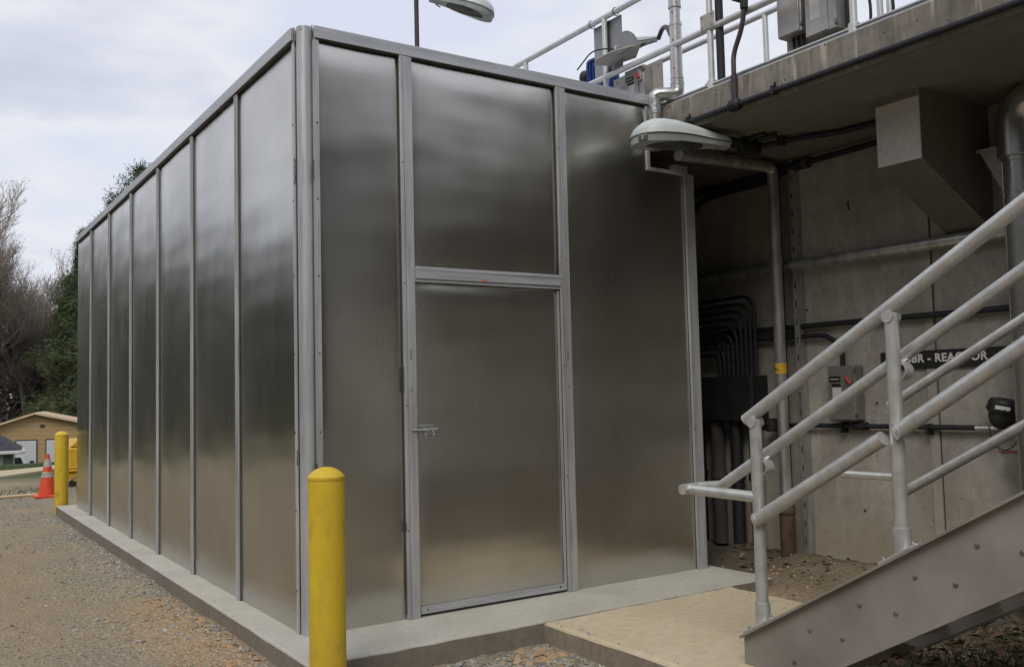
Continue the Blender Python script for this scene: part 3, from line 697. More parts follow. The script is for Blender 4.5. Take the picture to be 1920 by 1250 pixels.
# ------------------------------------------------------------------ luminaires
def lum(name, label, tip, front, L_, group, dark=False, vent=True, lens_m='lamp_glass'):
    """cobra head luminaire: local x from arm socket to nose, z up"""
    tip = Vector(tip); X = (Vector(front)-tip).normalized(); Y = Vector((0,0,1)).cross(X).normalized(); Z = X.cross(Y)
    mt = Matrix(((X.x,Y.x,Z.x,tip.x),(X.y,Y.y,Z.y,tip.y),(X.z,Y.z,Z.z,tip.z),(0,0,0,1)))
    t = thing(name, label, 'lamp', tip, group)
    S = L_/.77
    st = [(0,.034,.034),(.015,.055,.055),(.06,.066,.068),(.12,.074,.076),(.22,.098,.094),(.34,.135,.118),(.46,.160,.142),(.56,.170,.152),(.64,.165,.146),(.70,.145,.122),(.745,.105,.084),(.765,.060,.048),(.772,.02,.02)]
    def sag(x): return -.028*smooth(.25,.77,x)*0 + .018*math.sin(math.pi*min(1,x/.77))
    def loft(sec, m, name_, up):
        n = 14; vs = []; fs = []
        for (x, w_, h) in sec:
            for j in range(n+1):
                a = math.pi*j/n; yy = -w_*math.copysign(abs(math.cos(a))**.8, math.cos(a)); zz = h*abs(math.sin(a))**.75*up + sag(x)
                vs.append(mt @ Vector((x*S, yy*S, zz*S)))
        for i in range(len(sec)-1):
            for j in range(n): fs.append((i*(n+1)+j, i*(n+1)+j+1, (i+1)*(n+1)+j+1, (i+1)*(n+1)+j))
        for i in range(len(sec)-1): fs.append((i*(n+1), (i+1)*(n+1), (i+1)*(n+1)+n, i*(n+1)+n))
        fs.append(list(range(n+1))); fs.append([(len(sec)-1)*(n+1)+j for j in range(n+1)])
        b = MB(); b.add(vs, fs, m, True); return b
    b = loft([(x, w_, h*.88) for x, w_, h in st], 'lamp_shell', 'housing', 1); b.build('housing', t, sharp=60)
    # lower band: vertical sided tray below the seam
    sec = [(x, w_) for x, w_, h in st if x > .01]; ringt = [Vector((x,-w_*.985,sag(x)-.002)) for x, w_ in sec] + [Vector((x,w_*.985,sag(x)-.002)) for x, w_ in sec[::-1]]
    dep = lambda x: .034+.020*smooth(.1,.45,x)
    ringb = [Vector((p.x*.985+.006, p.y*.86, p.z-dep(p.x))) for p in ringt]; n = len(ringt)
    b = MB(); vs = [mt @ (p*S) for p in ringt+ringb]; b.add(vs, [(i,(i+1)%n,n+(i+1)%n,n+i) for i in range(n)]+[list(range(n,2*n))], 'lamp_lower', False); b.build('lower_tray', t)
    # lens: shallow dish under the front part
    vs = []; nr = 6; nn = 26
    for r_ in range(nr+1):
        for j in range(nn):
            a = 2*math.pi*j/nn; q = 1-r_/nr*.98; vs.append(mt @ (Vector((.47+.25*math.cos(a)*q, .137*math.sin(a)*q, sag(.5)-.052-.030*(1-q*q)))*S))
    fs = [(r_*nn+j, r_*nn+(j+1)%nn, (r_+1)*nn+(j+1)%nn, (r_+1)*nn+j) for r_ in range(nr) for j in range(nn)]+[[nr*nn+j for j in range(nn)]]
    b = MB(); b.add(vs, fs, lens_m, True); b.build('lens', t, sharp=70)
    b = MB(); b.tube([mt @ (Vector((.10,.03,-.045))*S), mt @ (Vector((.16,.035,-.06))*S)], .008*S, 8, 'bolt_steel'); b.build('latch', t); b = MB(); b.tube([mt @ (Vector((.02,-.03,-.01))*S), mt @ (Vector((.02,-.03,-.045))*S)], .006*S, 8, 'bolt_steel'); b.build('hinge_pin', t)
    n = len(ringt); gk = MB(); gk.tube([mt @ (Vector((p.x*1.004-.001, p.y*1.02, p.z))*S) for p in ringt], .0035*S, 6, 'black_plastic'); gk.build('gasket', t)
    if vent:
        mv = mt @ Matrix.Translation(Vector((.722,.118,-.026))*S) @ Matrix.Rotation(R(-40),4,'Z') @ Matrix.Scale(S,4); b = MB(); b.box(-.034,.034,-.01,.012,-.020,.016,'lamp_glass',mv); b.box(-.038,.038,-.01,.009,.016,.019,'lamp_shell',mv); b.box(-.004,.004,-.01,.0135,-.02,.016,'lamp_lower',mv); b.build('sensor_window', t)
    return t, mt
lum('street_lamp', 'pale grey lamp head hung under the deck in front of the shed notch', (3.10,-.575,3.195), (2.41,-.27,3.225), .755, 'grey cobra-head lamps')
# dark fittings behind the lamp
t = thing('junction_box', 'black cluster of conduit fittings under the deck behind the hanging lamp', 'junction box', (3.4,-.5,3.25))
b = MB(); b.lathe([(.05,-.05),(.09,-.045),(.095,0),(.085,.03),(.03,.05)], 18, 'black_plastic', (3.42,-.47,3.22)); b.box(3.30,3.5,-.53,-.40,3.235,3.294,'black_plastic'); b.build('box', t)
b = MB(); b.tube([(3.08,-.585,3.225),(3.22,-.55,3.235),(3.40,-.47,3.225)], [.028,.026,.03], 12, 'black_plastic'); b.tube([(3.30,-.33,3.19),(3.46,-.50,3.17)], .014, 8); b.tube([(3.34,-.70,3.275),(3.33,-.56,3.272)], .018, 8); b.tube([(3.40,-.75,3.262),(3.39,-.6,3.262)], .022, 8); b.build('fitting', t)
b = MB(); b.tube(fillet([(3.46,-.55,3.23),(3.62,-.78,3.262),(3.78,-1.0,3.268),(3.80,-1.35,3.262),(3.80,-1.562,3.25)], .12), .022, 10, 'black_conduit'); b.lathe([(.034,-.03),(.034,.03)], 12, 'black_conduit', (3.55,-.68,3.25)); one(b, 'conduit', 'black conduit curving under the deck from fittings to the corbel', 'conduit', (3.7,-1,3.25), 'black conduits')
# lamp on a pole behind the shed
t = thing('lamp_post', 'dark bent lamp post rising behind the shed roof', 'lamp post', (2.98,4.12,ZT))
b = MB(); b.tube(fillet([(2.99,4.12,ZT),(2.99,4.12,6.13),(3.03,4.08,6.25),(3.08,3.94,6.05)], .12, 6), .028, 12, 'purple_pipe'); b.lathe([(.07,0),(.07,.012),(.035,.02),(.035,.1)], 16, 'purple_pipe', (2.99,4.12,ZT+.003)); b.build('post', t)
lum('street_lamp', 'grey lamp head seen from below against the sky, above the shed roof', (3.06,3.96,6.03), (3.68,3.56,5.80), .80, 'grey cobra-head lamps', vent=False)
# lamp with glare shield on the walkway
t2, mt = lum('street_lamp', 'grey lamp head with a rounded glare shield among the walkway rails', (3.17,.235,4.285), (2.80,.52,4.165), .37, 'grey cobra-head lamps', vent=False)
b = MB(); n = 16; 
arc = [(.0,-.02)]+[(.13*math.cos(a)*1.0, .15*math.sin(a)) for a in np.linspace(0, math.pi, n)]
loc = mt @ Matrix.Translation((.27,.10,.0)) @ Matrix.Scale(.74,4); b.prism([(-.15,-.075),(.13,-.075)]+[(.13*math.cos(a)-.0, -.03+.175*math.sin(a)) for a in np.linspace(0, math.pi, n)], 'x', -.004, .004, 'sheet_grey', loc @ Matrix.Rotation(R(62),4,'Z')); b.build('glare_shield', t2)
b = MB(); b.prism([(.16,.12),(.20,-.10),(.40,-.12),(.56,-.02),(.55,.08),(.40,.13)],'z',-.058,-.051,'board_grey', mt @ Matrix.Rotation(R(8),4,'X')); b.build('shield_tray', t2)
b = MB(); b.tube(fillet([(2.93,-.17,4.13),(3.0,-.06,4.25),(3.09,.09,4.31),(3.17,.225,4.285)], .1), .019, 10, 'purple_pipe'); b.build('arm', t2)
b = MB(); b.tube(fillet([(2.72,.75,4.10),(2.78,.62,4.235),(2.85,.5,4.23),(2.9,.42,4.20)], .06), .006, 6, 'black_conduit'); b.build('cable', t2)

# ------------------------------------------------------------------ jacketed pipe beside the walkway rail
t = thing('jacketed_pipe', 'aluminium jacketed pipe rising past the walkway railing with a wrinkled elbow', 'pipe', (2.92,-.2,3.6))
px_, py_ = 2.945, -.205
b = MB(); b.tube([(px_,py_,3.72),(px_,py_,4.215)], .046, 24, 'jacket'); b.tube([(px_,py_,4.215),(px_,py_,4.33)], .041, 20); b.tube([(px_,py_,4.33),(px_,py_,7)], .048, 24)
for z in (4.20,4.345,3.78): b.tube([(px_,py_,z-.01),(px_,py_,z+.012)], .050, 24, 'jacket')
b.tube([(px_-.026,py_-.040,3.75),(px_-.026,py_-.040,4.2)], .006, 6); b.tube([(px_-.026,py_-.041,4.36),(px_-.026,py_-.041,7)], .006, 6)
for z in np.arange(3.85, 6, .22): b.lathe([(.006,-.006),(.006,.006)], 6, 'bolt_steel', (px_-.045,py_-.013,z))
b.build('jacket', t)
b = MB(); b.tube(fillet([(px_,py_,3.735),(px_,py_,3.655),(2.86,-.16,3.655),(2.795,-.105,3.655),(2.795,-.105,3.5)], .075, 9), .051, 22, 'jacket_elbow'); b.tube([(px_,py_,3.72),(px_,py_,3.75)], .053, 22); b.build('elbow', t)
b = MB(); b.tube([(2.795,-.105,3.52),(2.795,-.105,3.22)], .047, 20, 'jacket_elbow'); b.build('drop', t)
# black pipes on the deck edge
b = MB(); b.tube([(2.94,-.665,ZT),(2.94,-.665,5.2)], .03, 14, 'black_conduit'); b.lathe([(.036,-.03),(.036,.03)], 14, 'black_conduit', (2.94,-.665,4.42)); one(b, 'standpipe', 'straight black standpipe clamped to the walkway railing', 'pipe', (2.94,-.665,ZT))
b = MB(); b.box(2.89,2.90,-.66,-.52,4.02,4.14,'board_grey', b=.003)
for y in (-.64,-.54):
    for z in (4.04,4.12): b.lathe([(.006,0),(.006,.006)], 8, 'bolt_steel', (0,0,0), Matrix.Translation((2.89,y,z)) @ Matrix.Rotation(R(-90),4,'Y'))
one(b, 'clamp_plate', 'small grey bolted clamp plate on the walkway mid rail', 'plate', (2.895,-.6,4.08))
b = MB(); b.tube(fillet([(2.845,-.87,3.37),(2.845,-.87,3.62),(2.86,-.86,3.74),(2.875,-.93,3.90),(2.88,-.955,4.02),(2.88,-.96,4.14)], .08), .0175, 12, 'purple_pipe')
b.tube([(2.88,-.956,4.04),(2.88,-.96,4.15)], .028, 12, 'black_conduit'); b.tube([(2.88,-.93,4.12),(2.875,-.87,4.155)], .03, 10, 'black_conduit'); b.tube([(2.88,-.96,4.15),(2.88,-.97,4.7)], .02, 12)
b.tube([(2.845,-.87,3.40),(2.845,-.87,3.58)], .024, 12)
one(b, 'conduit', 'black flexible conduit rising from the deck edge past the railing', 'conduit', (2.845,-.87,3.37), 'black conduits')
b = MB(); b.tube([(2.842,-.02,3.368),(2.842,-9,3.368)], .020, 12, 'black_conduit'); b.lathe([(.03,-.05),(.045,-.03),(.045,.03),(.03,.05)], 14, 'black_conduit', (0,0,0), Matrix.Translation((2.842,-.87,3.368)) @ Matrix.Rotation(R(90),4,'X'))
for y in (-.42,-1.22,-2.9,-4.1,-5.3): b.box(2.815,2.864,y-.012,y+.012,3.345,3.40,'black_conduit'); b.tube([(2.85,y,3.395),(2.84,y-.01,3.425)], .008, 6)
one(b, 'conduit', 'long black conduit clipped along the lower edge of the concrete deck', 'conduit', (2.842,-4,3.368), 'black conduits')
for k, (y0, y1, lab) in enumerate(((-1.855,-1.83,'thin black hose hanging behind the walkway rail, nearer the posts'),(-2.02,-1.97,'thin black hose looping above the walkway deck, second from the posts'))):
    b = MB(); b.tube(fillet([(3.0,y0,ZT),(3.0,(y0+y1)/2-.03,3.75),(3.0,y1,3.95),(3.0,y0,4.3)], .15), .0095, 8, 'black_conduit'); one(b, 'hose', lab, 'hose', (3.0,y0,ZT), 'black hoses on the walkway')
# enclosures on the walkway
def disconnect(label, x, y0, y1, z0, z1, depth, m, loc, handle=True, group=None):
    """box on the face toward -x"""
    t = thing('disconnect_switch', label, 'electrical box', loc, group)
    b = MB(); b.box(x-depth, x, y0, y1, z0, z1, m, b=.006); b.build('body', t)
    b = MB(); b.box(x-depth-.008, x-depth, y0+.06, y1-.005, z0+.006, z1-.006, m, b=.003); b.build('cover', t)
    h_ = z1-z0; wy = y1-y0
    b = MB(); b.box(x-depth-.0095, x-depth-.008, y1-.02-wy*.42, y1-.02, z1-h_*.30, z1-h_*.19, 'label_black')
    b.box(x-depth-.0098, x-depth-.0090, y1-.028-wy*.34, y1-.03, z1-h_*.252, z1-h_*.238, 'label_white'); b.build('name_plate', t)
    b = MB(); b.box(x-depth-.0095, x-depth-.008, y1-.035-wy*.38, y1-.045, z1-h_*.75, z1-h_*.40, 'label_white'); b.build('warning_label', t)
    b = MB(); b.box(x-depth-.0095, x-depth-.008, y1-.03-wy*.38, y1-.04, z1-h_*.385, z1-h_*.325, 'label_black'); b.build('rating_plate', t)
    if handle:
        b = MB(); b.box(x-depth-.028, x-depth+.01, y0+.01, y0+.055, z1-h_*.38, z1-h_*.14, m, b=.004)
        b.box(x-depth-.05, x-depth-.026, y0+.022, y0+.045, z1-h_*.36, z1-h_*.18, 'red_plastic', b=.004, mat=Matrix.Translation((0,y0+.033,z1-h_*.27)) @ Matrix.Rotation(R(-32),4,'X') @ Matrix.Translation((0,-(y0+.033),-(z1-h_*.27)))); b.build('handle', t)
    for z in (z0+.04, z1-.04): b = MB(); b.box(x-depth-.013, x-depth+.015, y0-.008, y0+.004, z-.014, z+.014, 'bolt_steel'); b.build('hasp', t)
    return t
# board and two boxes high on the walkway
b = MB(); b.box(3.16, 3.17, -1.60, -1.085, ZT, 4.7, 'board_grey'); b.box(3.14,3.16,-1.62,-1.575,ZT,4.7,'seam_gap'); one(b, 'mounting_board', 'grey backing board behind two enclosures on the walkway, top of picture', 'board', (3.165,-1.34,ZT))
t = thing('enclosure', 'plain grey steel enclosure on the walkway, left of the labelled one', 'electrical box', (3.1,-1.2,3.8))
b = MB(); b.box(3.05, 3.158, -1.30, -1.10, 3.80, 4.085, 'box_steel', b=.005); b.build('body', t)
b = MB(); b.box(3.042, 3.05, -1.285, -1.105, 3.805, 4.08, 'box_steel', b=.003); b.build('cover', t)
for z in (3.85,4.03): b = MB(); b.box(3.044,3.056,-1.312,-1.29,z-.012,z+.012,'bolt_steel'); b.build('hasp', t)
for y in (-1.175,-1.215,-1.255): b = MB(); b.tube([(3.12,y,3.82),(3.12,y-.01,ZT)], .011, 8, 'black_conduit'); b.build('cable', t)
disconnect('grey steel disconnect box with dark labels on the walkway, right of the plain one', 3.158, -1.58, -1.34, 3.72, 4.16, .115, 'box_steel', (3.1,-1.46,3.72), False, 'disconnect boxes')
# lower board with a red-handled switch
b = MB(); b.box(3.16, 3.17, .185, .80, ZT, 4.10, 'board_grey')
for y in (.22,.55,.75): b.lathe([(.006,0),(.006,.006)], 8, 'bolt_steel', (0,0,0), Matrix.Translation((3.16,y,4.06)) @ Matrix.Rotation(R(-90),4,'Y'))
one(b, 'mounting_board', 'grey backing board above the shed roof edge beside the blue motor', 'board', (3.165,.5,ZT))
disconnect('grey disconnect box with red handle above the right end of the shed roof', 3.158, .30, .53, 3.72, 4.075, .10, 'box_steel', (3.1,.42,3.72), True, 'disconnect boxes')
b = MB(); b.box(3.10, 3.158, .56, .70, 3.7, 4.0, 'box_steel', b=.005); b.box(3.09,3.1,.56,.575,3.85,3.93,'black_plastic'); one(b, 'enclosure', 'small grey enclosure left of the red-handled disconnect on the walkway', 'electrical box', (3.12,.63,3.7))
# blue gear motor
mc = Vector((3.62,1.50,4.42))
t = thing('gear_motor', 'blue finned electric motor behind the walkway rails', 'motor', mc)
mt = Matrix.Translation(mc)
b = MB(); b.lathe([(.12,-.12),(.135,-.115),(.135,.115),(.12,.12)], 28, 'motor_blue', (0,0,0), mt)
for k in range(24):
    a = 2*math.pi*k/24; b.box(.130,.160,-.005,.005,-.11,.11,'motor_blue', mt @ Matrix.Rotation(a,4,'Z'))
b.build('stator', t)
b = MB(); b.lathe([(.14,-.19),(.185,-.185),(.185,-.14),(.14,-.121)], 28, 'motor_blue', (0,0,0), mt); b.build('flange', t)
b = MB(); b.lathe([(.14,.121),(.155,.125),(.155,.15),(.11,.175),(.03,.18)], 28, 'motor_blue', (0,0,0), mt); b.build('fan_cowl', t)
tb = mt @ Matrix.Translation((-.06,.135,.03)) @ Matrix.Rotation(R(-80),4,'X') @ Matrix.Rotation(R(-25),4,'Y')
b = MB(); b.lathe([(.05,-.0),(.068,.01),(.068,.06),(.055,.08),(.02,.085)], 18, 'black_plastic', (0,0,0), tb); b.lathe([(.026,.08),(.026,.092)], 14, 'red_plastic', (0,0,0), tb); b.build('terminal_box', t)
b = MB(); b.box(-.17,.17,-.15,.15,-.46,-.195,'motor_blue',mt,.02); b.box(-.1,.1,-.1,.1,-.85,-.46,'motor_blue',mt); b.build('gearbox', t)

# ------------------------------------------------------------------ pipes and conduits in the gap
t = thing('drain_pipe', 'galvanised pipe running out under the deck, bending down to the ground', 'pipe', (4.05,-.15,gh(4.05,-.15)))
b = MB(); b.tube(fillet([(2.98,-.15,3.20),(4.055,-.15,3.225),(4.055,-.15,.42)], .07, 8), .047, 22, 'galvanised'); b.tube([(4.055,-.15,2.395),(4.055,-.15,2.46)], .053, 22); b.build('pipe', t)
b = MB(); b.tube([(4.055,-.15,.43),(4.055,-.15,-.3)], .062, 22, 'rusty_pipe'); b.lathe([(.064,.41),(.070,.40),(.070,.36),(.063,.35)], 22, 'rusty_pipe', (4.055,-.15,0)); b.build('rusty_sleeve', t)
b = MB(); b.tube([(4.055,-.15,1.50),(4.055,-.15,1.585)], .049, 22, 'tag_yellow'); b.box(4.005,4.007,-.165,-.12,1.54,1.545,'label_black'); b.box(4.006,4.008,-.175,-.115,1.525,1.531,'label_black'); b.build('label_band', t)
b = MB(); b.box(4.17,4.245,-.265,-.215,-.1,3.28,'galvanised')
for z in np.arange(.1,3.2,.15): b.box(4.168,4.172,-.247,-.233,z,z+.05,'seam_gap')
b.box(4.17,4.245,-.06,-.02,-.1,3.28,'black_conduit'); one(b, 'strut_channel', 'slotted steel strut fixed upright to the tank wall behind the drain pipe', 'strut', (4.2,-.24,0))
b = MB(); b.tube([(4.165,1.2,2.392),(4.165,-2.6,2.392)], .048, 18, 'galvanised')
for y in (-.10,-.20): b.tube([(4.165,y,2.392),(4.165,y-.03,2.392)], .056, 16, 'bolt_steel')
for z in (2.35,2.43): b.tube([(4.115,-.06,z),(4.115,-.25,z)], .007, 6, 'bolt_steel')
one(b, 'water_pipe', 'dull steel pipe running level along the tank wall', 'pipe', (4.165,-.7,2.39))
for (pts, r_, lab, fr) in (
    ([(4.20,.9,1.885),(4.20,-2.04,1.885)], .022, 'upper black conduit running straight along the tank wall behind the stairs', .05),
    ([(4.20,.9,1.80),(4.20,-.50,1.80),(4.20,-.645,1.70),(4.20,-.645,1.53)], .020, 'black conduit bending down into the wall disconnect box', .14),
    ([(4.20,-.1,1.072),(4.20,-1.70,1.078)], .019, 'lower black conduit running below the wall disconnect box', .05),
    ([(4.21,1.1,3.22),(4.21,-.95,3.24),(4.2,-1.4,3.26)], .024, 'black conduit along the top of the tank wall under the deck', .1),
    ([(4.19,.99,2.3),(4.19,.99,3.0),(4.19,.78,3.15),(4.19,-.1,3.16)], .028, 'thick black conduit rising and bending at the wall top left of the drain pipe', .2),
    ([(4.20,-2.0,1.99),(4.20,-2.0,1.7),(4.20,-2.08,1.1)], .018, 'black conduit dropping at the right end beside the jacketed pipe', .1)):
    b = MB(); b.tube(fillet(pts, fr), r_, 10, 'black_conduit')
    p0 = Vector(pts[0]); 
    if 'lower' in lab:
        for y in (-.62,-1.35): b.box(4.17,4.245,y-.012,y+.012,1.02,1.10,'black_conduit')
        b.tube([(4.2,-.72,1.074),(4.2,-.84,1.074)], .032, 10, 'black_conduit'); b.tube([(4.2,-1.70,1.078),(4.2,-1.86,1.078)], .017, 10, 'zinc')
    if 'upper' in lab: b.tube([(4.2,-2.0,1.885),(4.2,-2.06,1.885)], .032, 10)
    if 'along the top' in lab: b.tube([(4.2,-.08,3.225),(4.2,-.36,3.23)], .045, 10, 'black_conduit'); b.tube([(4.2,-.36,3.23),(4.2,-.40,3.23)], .048, 10, 'rusty_pipe')
    one(b, 'conduit', lab, 'conduit', pts[0], 'black conduits')
# conduit bank and wall cabinet
cab = thing('cable_cabinet', 'dark wall cabinet in the gap right of the shed, fed by a bank of conduits', 'cabinet', (4.1,.45,1.1))
b = MB(); b.box(4.04, 4.24, .155, .98, 1.10, 1.495, 'dark_box', b=.006); b.build('body', cab)
b = MB(); b.box(4.032, 4.04, .17, .96, 1.11, 1.485, 'dark_box', b=.003); b.box(4.028,4.032,.755,.76,1.13,1.42,'bolt_steel'); b.build('lid', cab)
for i in range(9):
    y = .17+.052*i; zt = 2.19-.062*i; rr = .14+.0*i
    b = MB(); b.tube(fillet([(4.12,y,1.48),(4.12,y,zt),(4.12,1.6,zt-.03)], .16, 7), .0165, 9, 'black_conduit'); b.tube([(4.12,y,1.74),(4.12,y,1.79)], .023, 9)
    lab = 'outermost of the nine nested black conduits bending over the dark cabinet' if i == 0 else ('innermost of the nine nested black conduits above the dark cabinet' if i == 8 else '%s black conduit from the outside of the nested bank over the dark cabinet' % ['second','third','fourth','fifth','sixth','seventh','eighth'][i-1])
    one(b, 'conduit', lab, 'conduit', (4.12,y,1.48), 'nested conduits over the cabinet')
for i, (y, r_, z0, lab) in enumerate(((.23,.05,.12,'black drop pipe under the dark cabinet, nearest the drain pipe'),(.44,.055,.10,'black drop pipe under the dark cabinet, second from the drain pipe'),(.66,.06,.08,'dull grey drop pipe under the dark cabinet, third from the drain pipe'),(.88,.05,.1,'black drop pipe under the dark cabinet, nearest the shed'))):
    b = MB(); b.tube([(4.13,y,1.11),(4.13,y,.02)], r_, 14, 'black_conduit' if i != 2 else 'brick_dark'); b.lathe([(r_+.012,-.03),(r_+.012,.03)], 14, None, (4.13,y,.62)); one(b, 'drop_pipe', lab, 'pipe', (4.13,y,0), 'drop pipes under the cabinet')
b = MB(); b.lathe([(.05,-.05),(.06,-.03),(.06,.04),(.03,.06)], 16, 'black_plastic', (4.12,.02,1.07)); b.tube([(4.12,.13,1.06),(4.12,-.06,1.06)], .03, 10); b.box(4.058,4.062,-.02,.05,1.085,1.092,'zinc'); one(b, 'pull_box', 'black conduit fitting right of the dark cabinet bottom', 'conduit fitting', (4.12,.02,1.07))
disconnect('grey disconnect box with red handle fixed to the tank wall behind the stairs', 4.235, -.80, -.555, 1.12, 1.545, .11, 'box_grey', (4.2,-.68,1.12), True, 'disconnect boxes')
# sign
sg = thing('wall_sign', 'black sign reading SBR - REACTOR on the tank wall', 'sign', (4.24,-1.52,1.57))
b = MB(); b.box(4.226,4.235,-2.09,-.965,1.502,1.632,'label_black', b=.002); b.build('board', sg)
cu = bpy.data.curves.new('lettering', 'FONT'); cu.body = 'SBR - REACTOR'; cu.size = .082; cu.extrude = .001; cu.align_x = 'CENTER'; cu.align_y = 'CENTER'; cu.offset = .0026; cu.space_character = 1.08
tmp = bpy.data.objects.new('lettering_tmp', cu); C.collection.objects.link(tmp); bpy.context.view_layer.update()
me = bpy.data.meshes.new_from_object(tmp.evaluated_get(bpy.context.evaluated_depsgraph_get())); bpy.data.objects.remove(tmp)
me.materials.clear(); me.materials.append(M['letter_white'])
me.transform(Matrix.Translation((4.2245,-1.49,1.573)) @ Matrix(((0,0,-1,0),(-1,0,0,0),(0,1,0,0),(0,0,0,1))))
lt = bpy.data.objects.new('lettering', me); C.collection.objects.link(lt); lt.parent = sg; lt.matrix_parent_inverse = sg.matrix_world.inverted()
# transmitter
t = thing('transmitter', 'black round-headed transmitter on a metal stub, right edge behind the stairs', 'sensor', (4.15,-1.93,1.1))
mt = Matrix.Translation((4.13,-1.93,1.17)) @ Matrix.Rotation(R(12),4,'X')
b = MB(); b.lathe([(.04,-.09),(.07,-.06),(.085,-.02),(.088,.02)], 22, 'black_plastic', (0,0,0), mt); b.lathe([(.03,-.05),(.05,0),(.05,.06)], 16, None, (0,0,0), mt @ Matrix.Rotation(R(75),4,'X')); b.build('body', t)
b = MB(); b.lathe([(.097,.02),(.1,.03),(.1,.085),(.085,.105),(.02,.108)], 26, 'black_plastic', (0,0,0), mt)
for k in range(10): b.box(.095,.106,-.012,.012,.03,.05,'black_plastic', mt @ Matrix.Rotation(k*.628,4,'Z'))
b.build('cap', t)
b = MB(); b.box(-.104,-.1,-.045,.045,.045,.07,'label_white', mt @ Matrix.Rotation(R(-25),4,'Z').inverted()); b.build('label', t)
b = MB(); b.tube(fillet([(4.08,-1.86,1.10),(4.08,-1.88,.98),(4.08,-1.95,.93),(4.08,-2.03,.97),(4.1,-2.05,1.05)], .05), .004, 6, 'black_conduit'); b.build('cable', t)
# big jacketed pipe at the right edge
t = thing('jacketed_pipe', 'thick aluminium jacketed pipe dropping from the deck at the right edge', 'pipe', (3.98,-2.3,0))
b = MB(); b.tube([(3.98,-2.225,2.83),(3.98,-2.225,.0)], .105, 26, 'jacket'); b.tube([(3.98,-2.225,2.80),(3.98,-2.225,2.83)], .112, 26)
b.tube([(3.90,-2.145,2.8),(3.90,-2.145,.0)], .006, 6); 
for z in (.6,1.85): b.tube([(3.98,-2.225,z),(3.98,-2.225,z+.012)], .109, 26)
b.build('jacket', t)
b = MB(); b.tube(fillet([(3.98,-2.225,2.83),(3.98,-2.225,3.18),(3.98,-2.6,3.18),(3.98,-3.4,3.18)], .22, 8), .135, 26, 'jacket'); b.build('elbow', t)
b = MB(); b.prism([(-1.945,2.93),(-2.3,2.93),(-2.3,2.2)], 'x', 4.0, 4.02, 'board_grey'); b.prism([(-1.94,2.935),(-2.3,2.935),(-2.3,2.92),(-1.94,2.92)], 'x', 3.97, 4.24, 'board_grey'); one(b, 'pipe_bracket', 'pale triangular bracket behind the thick jacketed pipe', 'bracket', (4.17,-2.2,2.9))
b = MB(); b.prism([(-1.915,.925),(-2.4,.925),(-2.4,.55),(-2.13,.60)], 'x', 4.1, 4.12, 'box_grey'); b.box(4.095,4.2,-2.4,-1.91,.922,.932,'rust_edge'); b.box(4.12,4.2,-2.4,-2.03,.6,.9,'sheet_grey'); one(b, 'wall_bracket', 'rust-edged steel bracket on the wall at the right edge below the transmitter', 'bracket', (4.15,-2.2,.75))

# ------------------------------------------------------------------ staircase
SX, FX = 1.60, 2.55; SL = .5695; y0_, z0_ = -1.92, .136
def st(y): return z0_+SL*(y0_-y)
stair = thing('staircase', 'aluminium staircase with pipe railings rising to the right from the tan landing', 'staircase', (2.1,-1.95,0))
HV = .354; YE = -7.4
def stringer(x, sgn):
    """channel: web at x, flanges toward sgn"""
    b = MB(); zb = -.004
    yb = y0_-(HV-(z0_-zb))/SL
    poly = [(y0_,zb),(y0_,z0_),(YE,st(YE)),(YE,st(YE)-HV),(yb,zb)]
    b.prism(poly, 'x', x, x+.008*sgn, 'stringer_plate')
    fl = [(y0_,z0_+.003),(y0_,z0_-.010),(YE,st(YE)-.010),(YE,st(YE)+.003)]
    b.prism(fl, 'x', x-.035*sgn, x-.0005*sgn if sgn > 0 else x+.0005, 'stringer_plate')
    b.prism(fl, 'x', x-.0*sgn, x+.06*sgn, 'stringer_plate')
    lo = [(yb,zb),(yb-.02,zb+.0),(YE,st(YE)-HV-.003),(YE,st(YE)-HV+.009),(yb,zb+.012)]
    b.prism(lo, 'x', x-.030*sgn, x-.0005*sgn, 'stringer_plate')
    return b
b = stringer(SX, 1)
for i in range(9):
    for (dy, dz) in ((0,0),(-.10,.17)):
        y = -2.517-.281*i+dy+.281; z = .24+.166*i+dz-.166
        if y > -2.05: continue
        b.lathe([(.0105,0),(.0105,.006),(.008,.008)], 6, 'bolt_steel', (0,0,0), Matrix.Translation((SX,y,z)) @ Matrix.Rotation(R(-90),4,'Y'))
b.build('stringer', stair)
stringer(FX, -1).build('stringer', stair)
for i in range(14):
    y = -2.20-.281*i; z = .150+.160*i
    b = MB()
    for k in range(9): b.box(SX+.01, FX-.01, y-.24+.03*k, y-.24+.03*k+.006, z-.03, z, 'stringer_plate')
    b.box(SX+.01, FX-.01, y+.03, y+.045, z-.035, z+.001); b.box(SX+.01,SX+.016,y-.25,y+.04,z-.05,z-.031); b.box(FX-.016,FX-.01,y-.25,y+.04,z-.05,z-.031); b.build('tread', stair)
def pipe_cap(b, p, d, r_):
    p = Vector(p); d = Vector(d).normalized(); b.tube([p, p+d*.006], r_*1.03, 18, 'rail_cap')
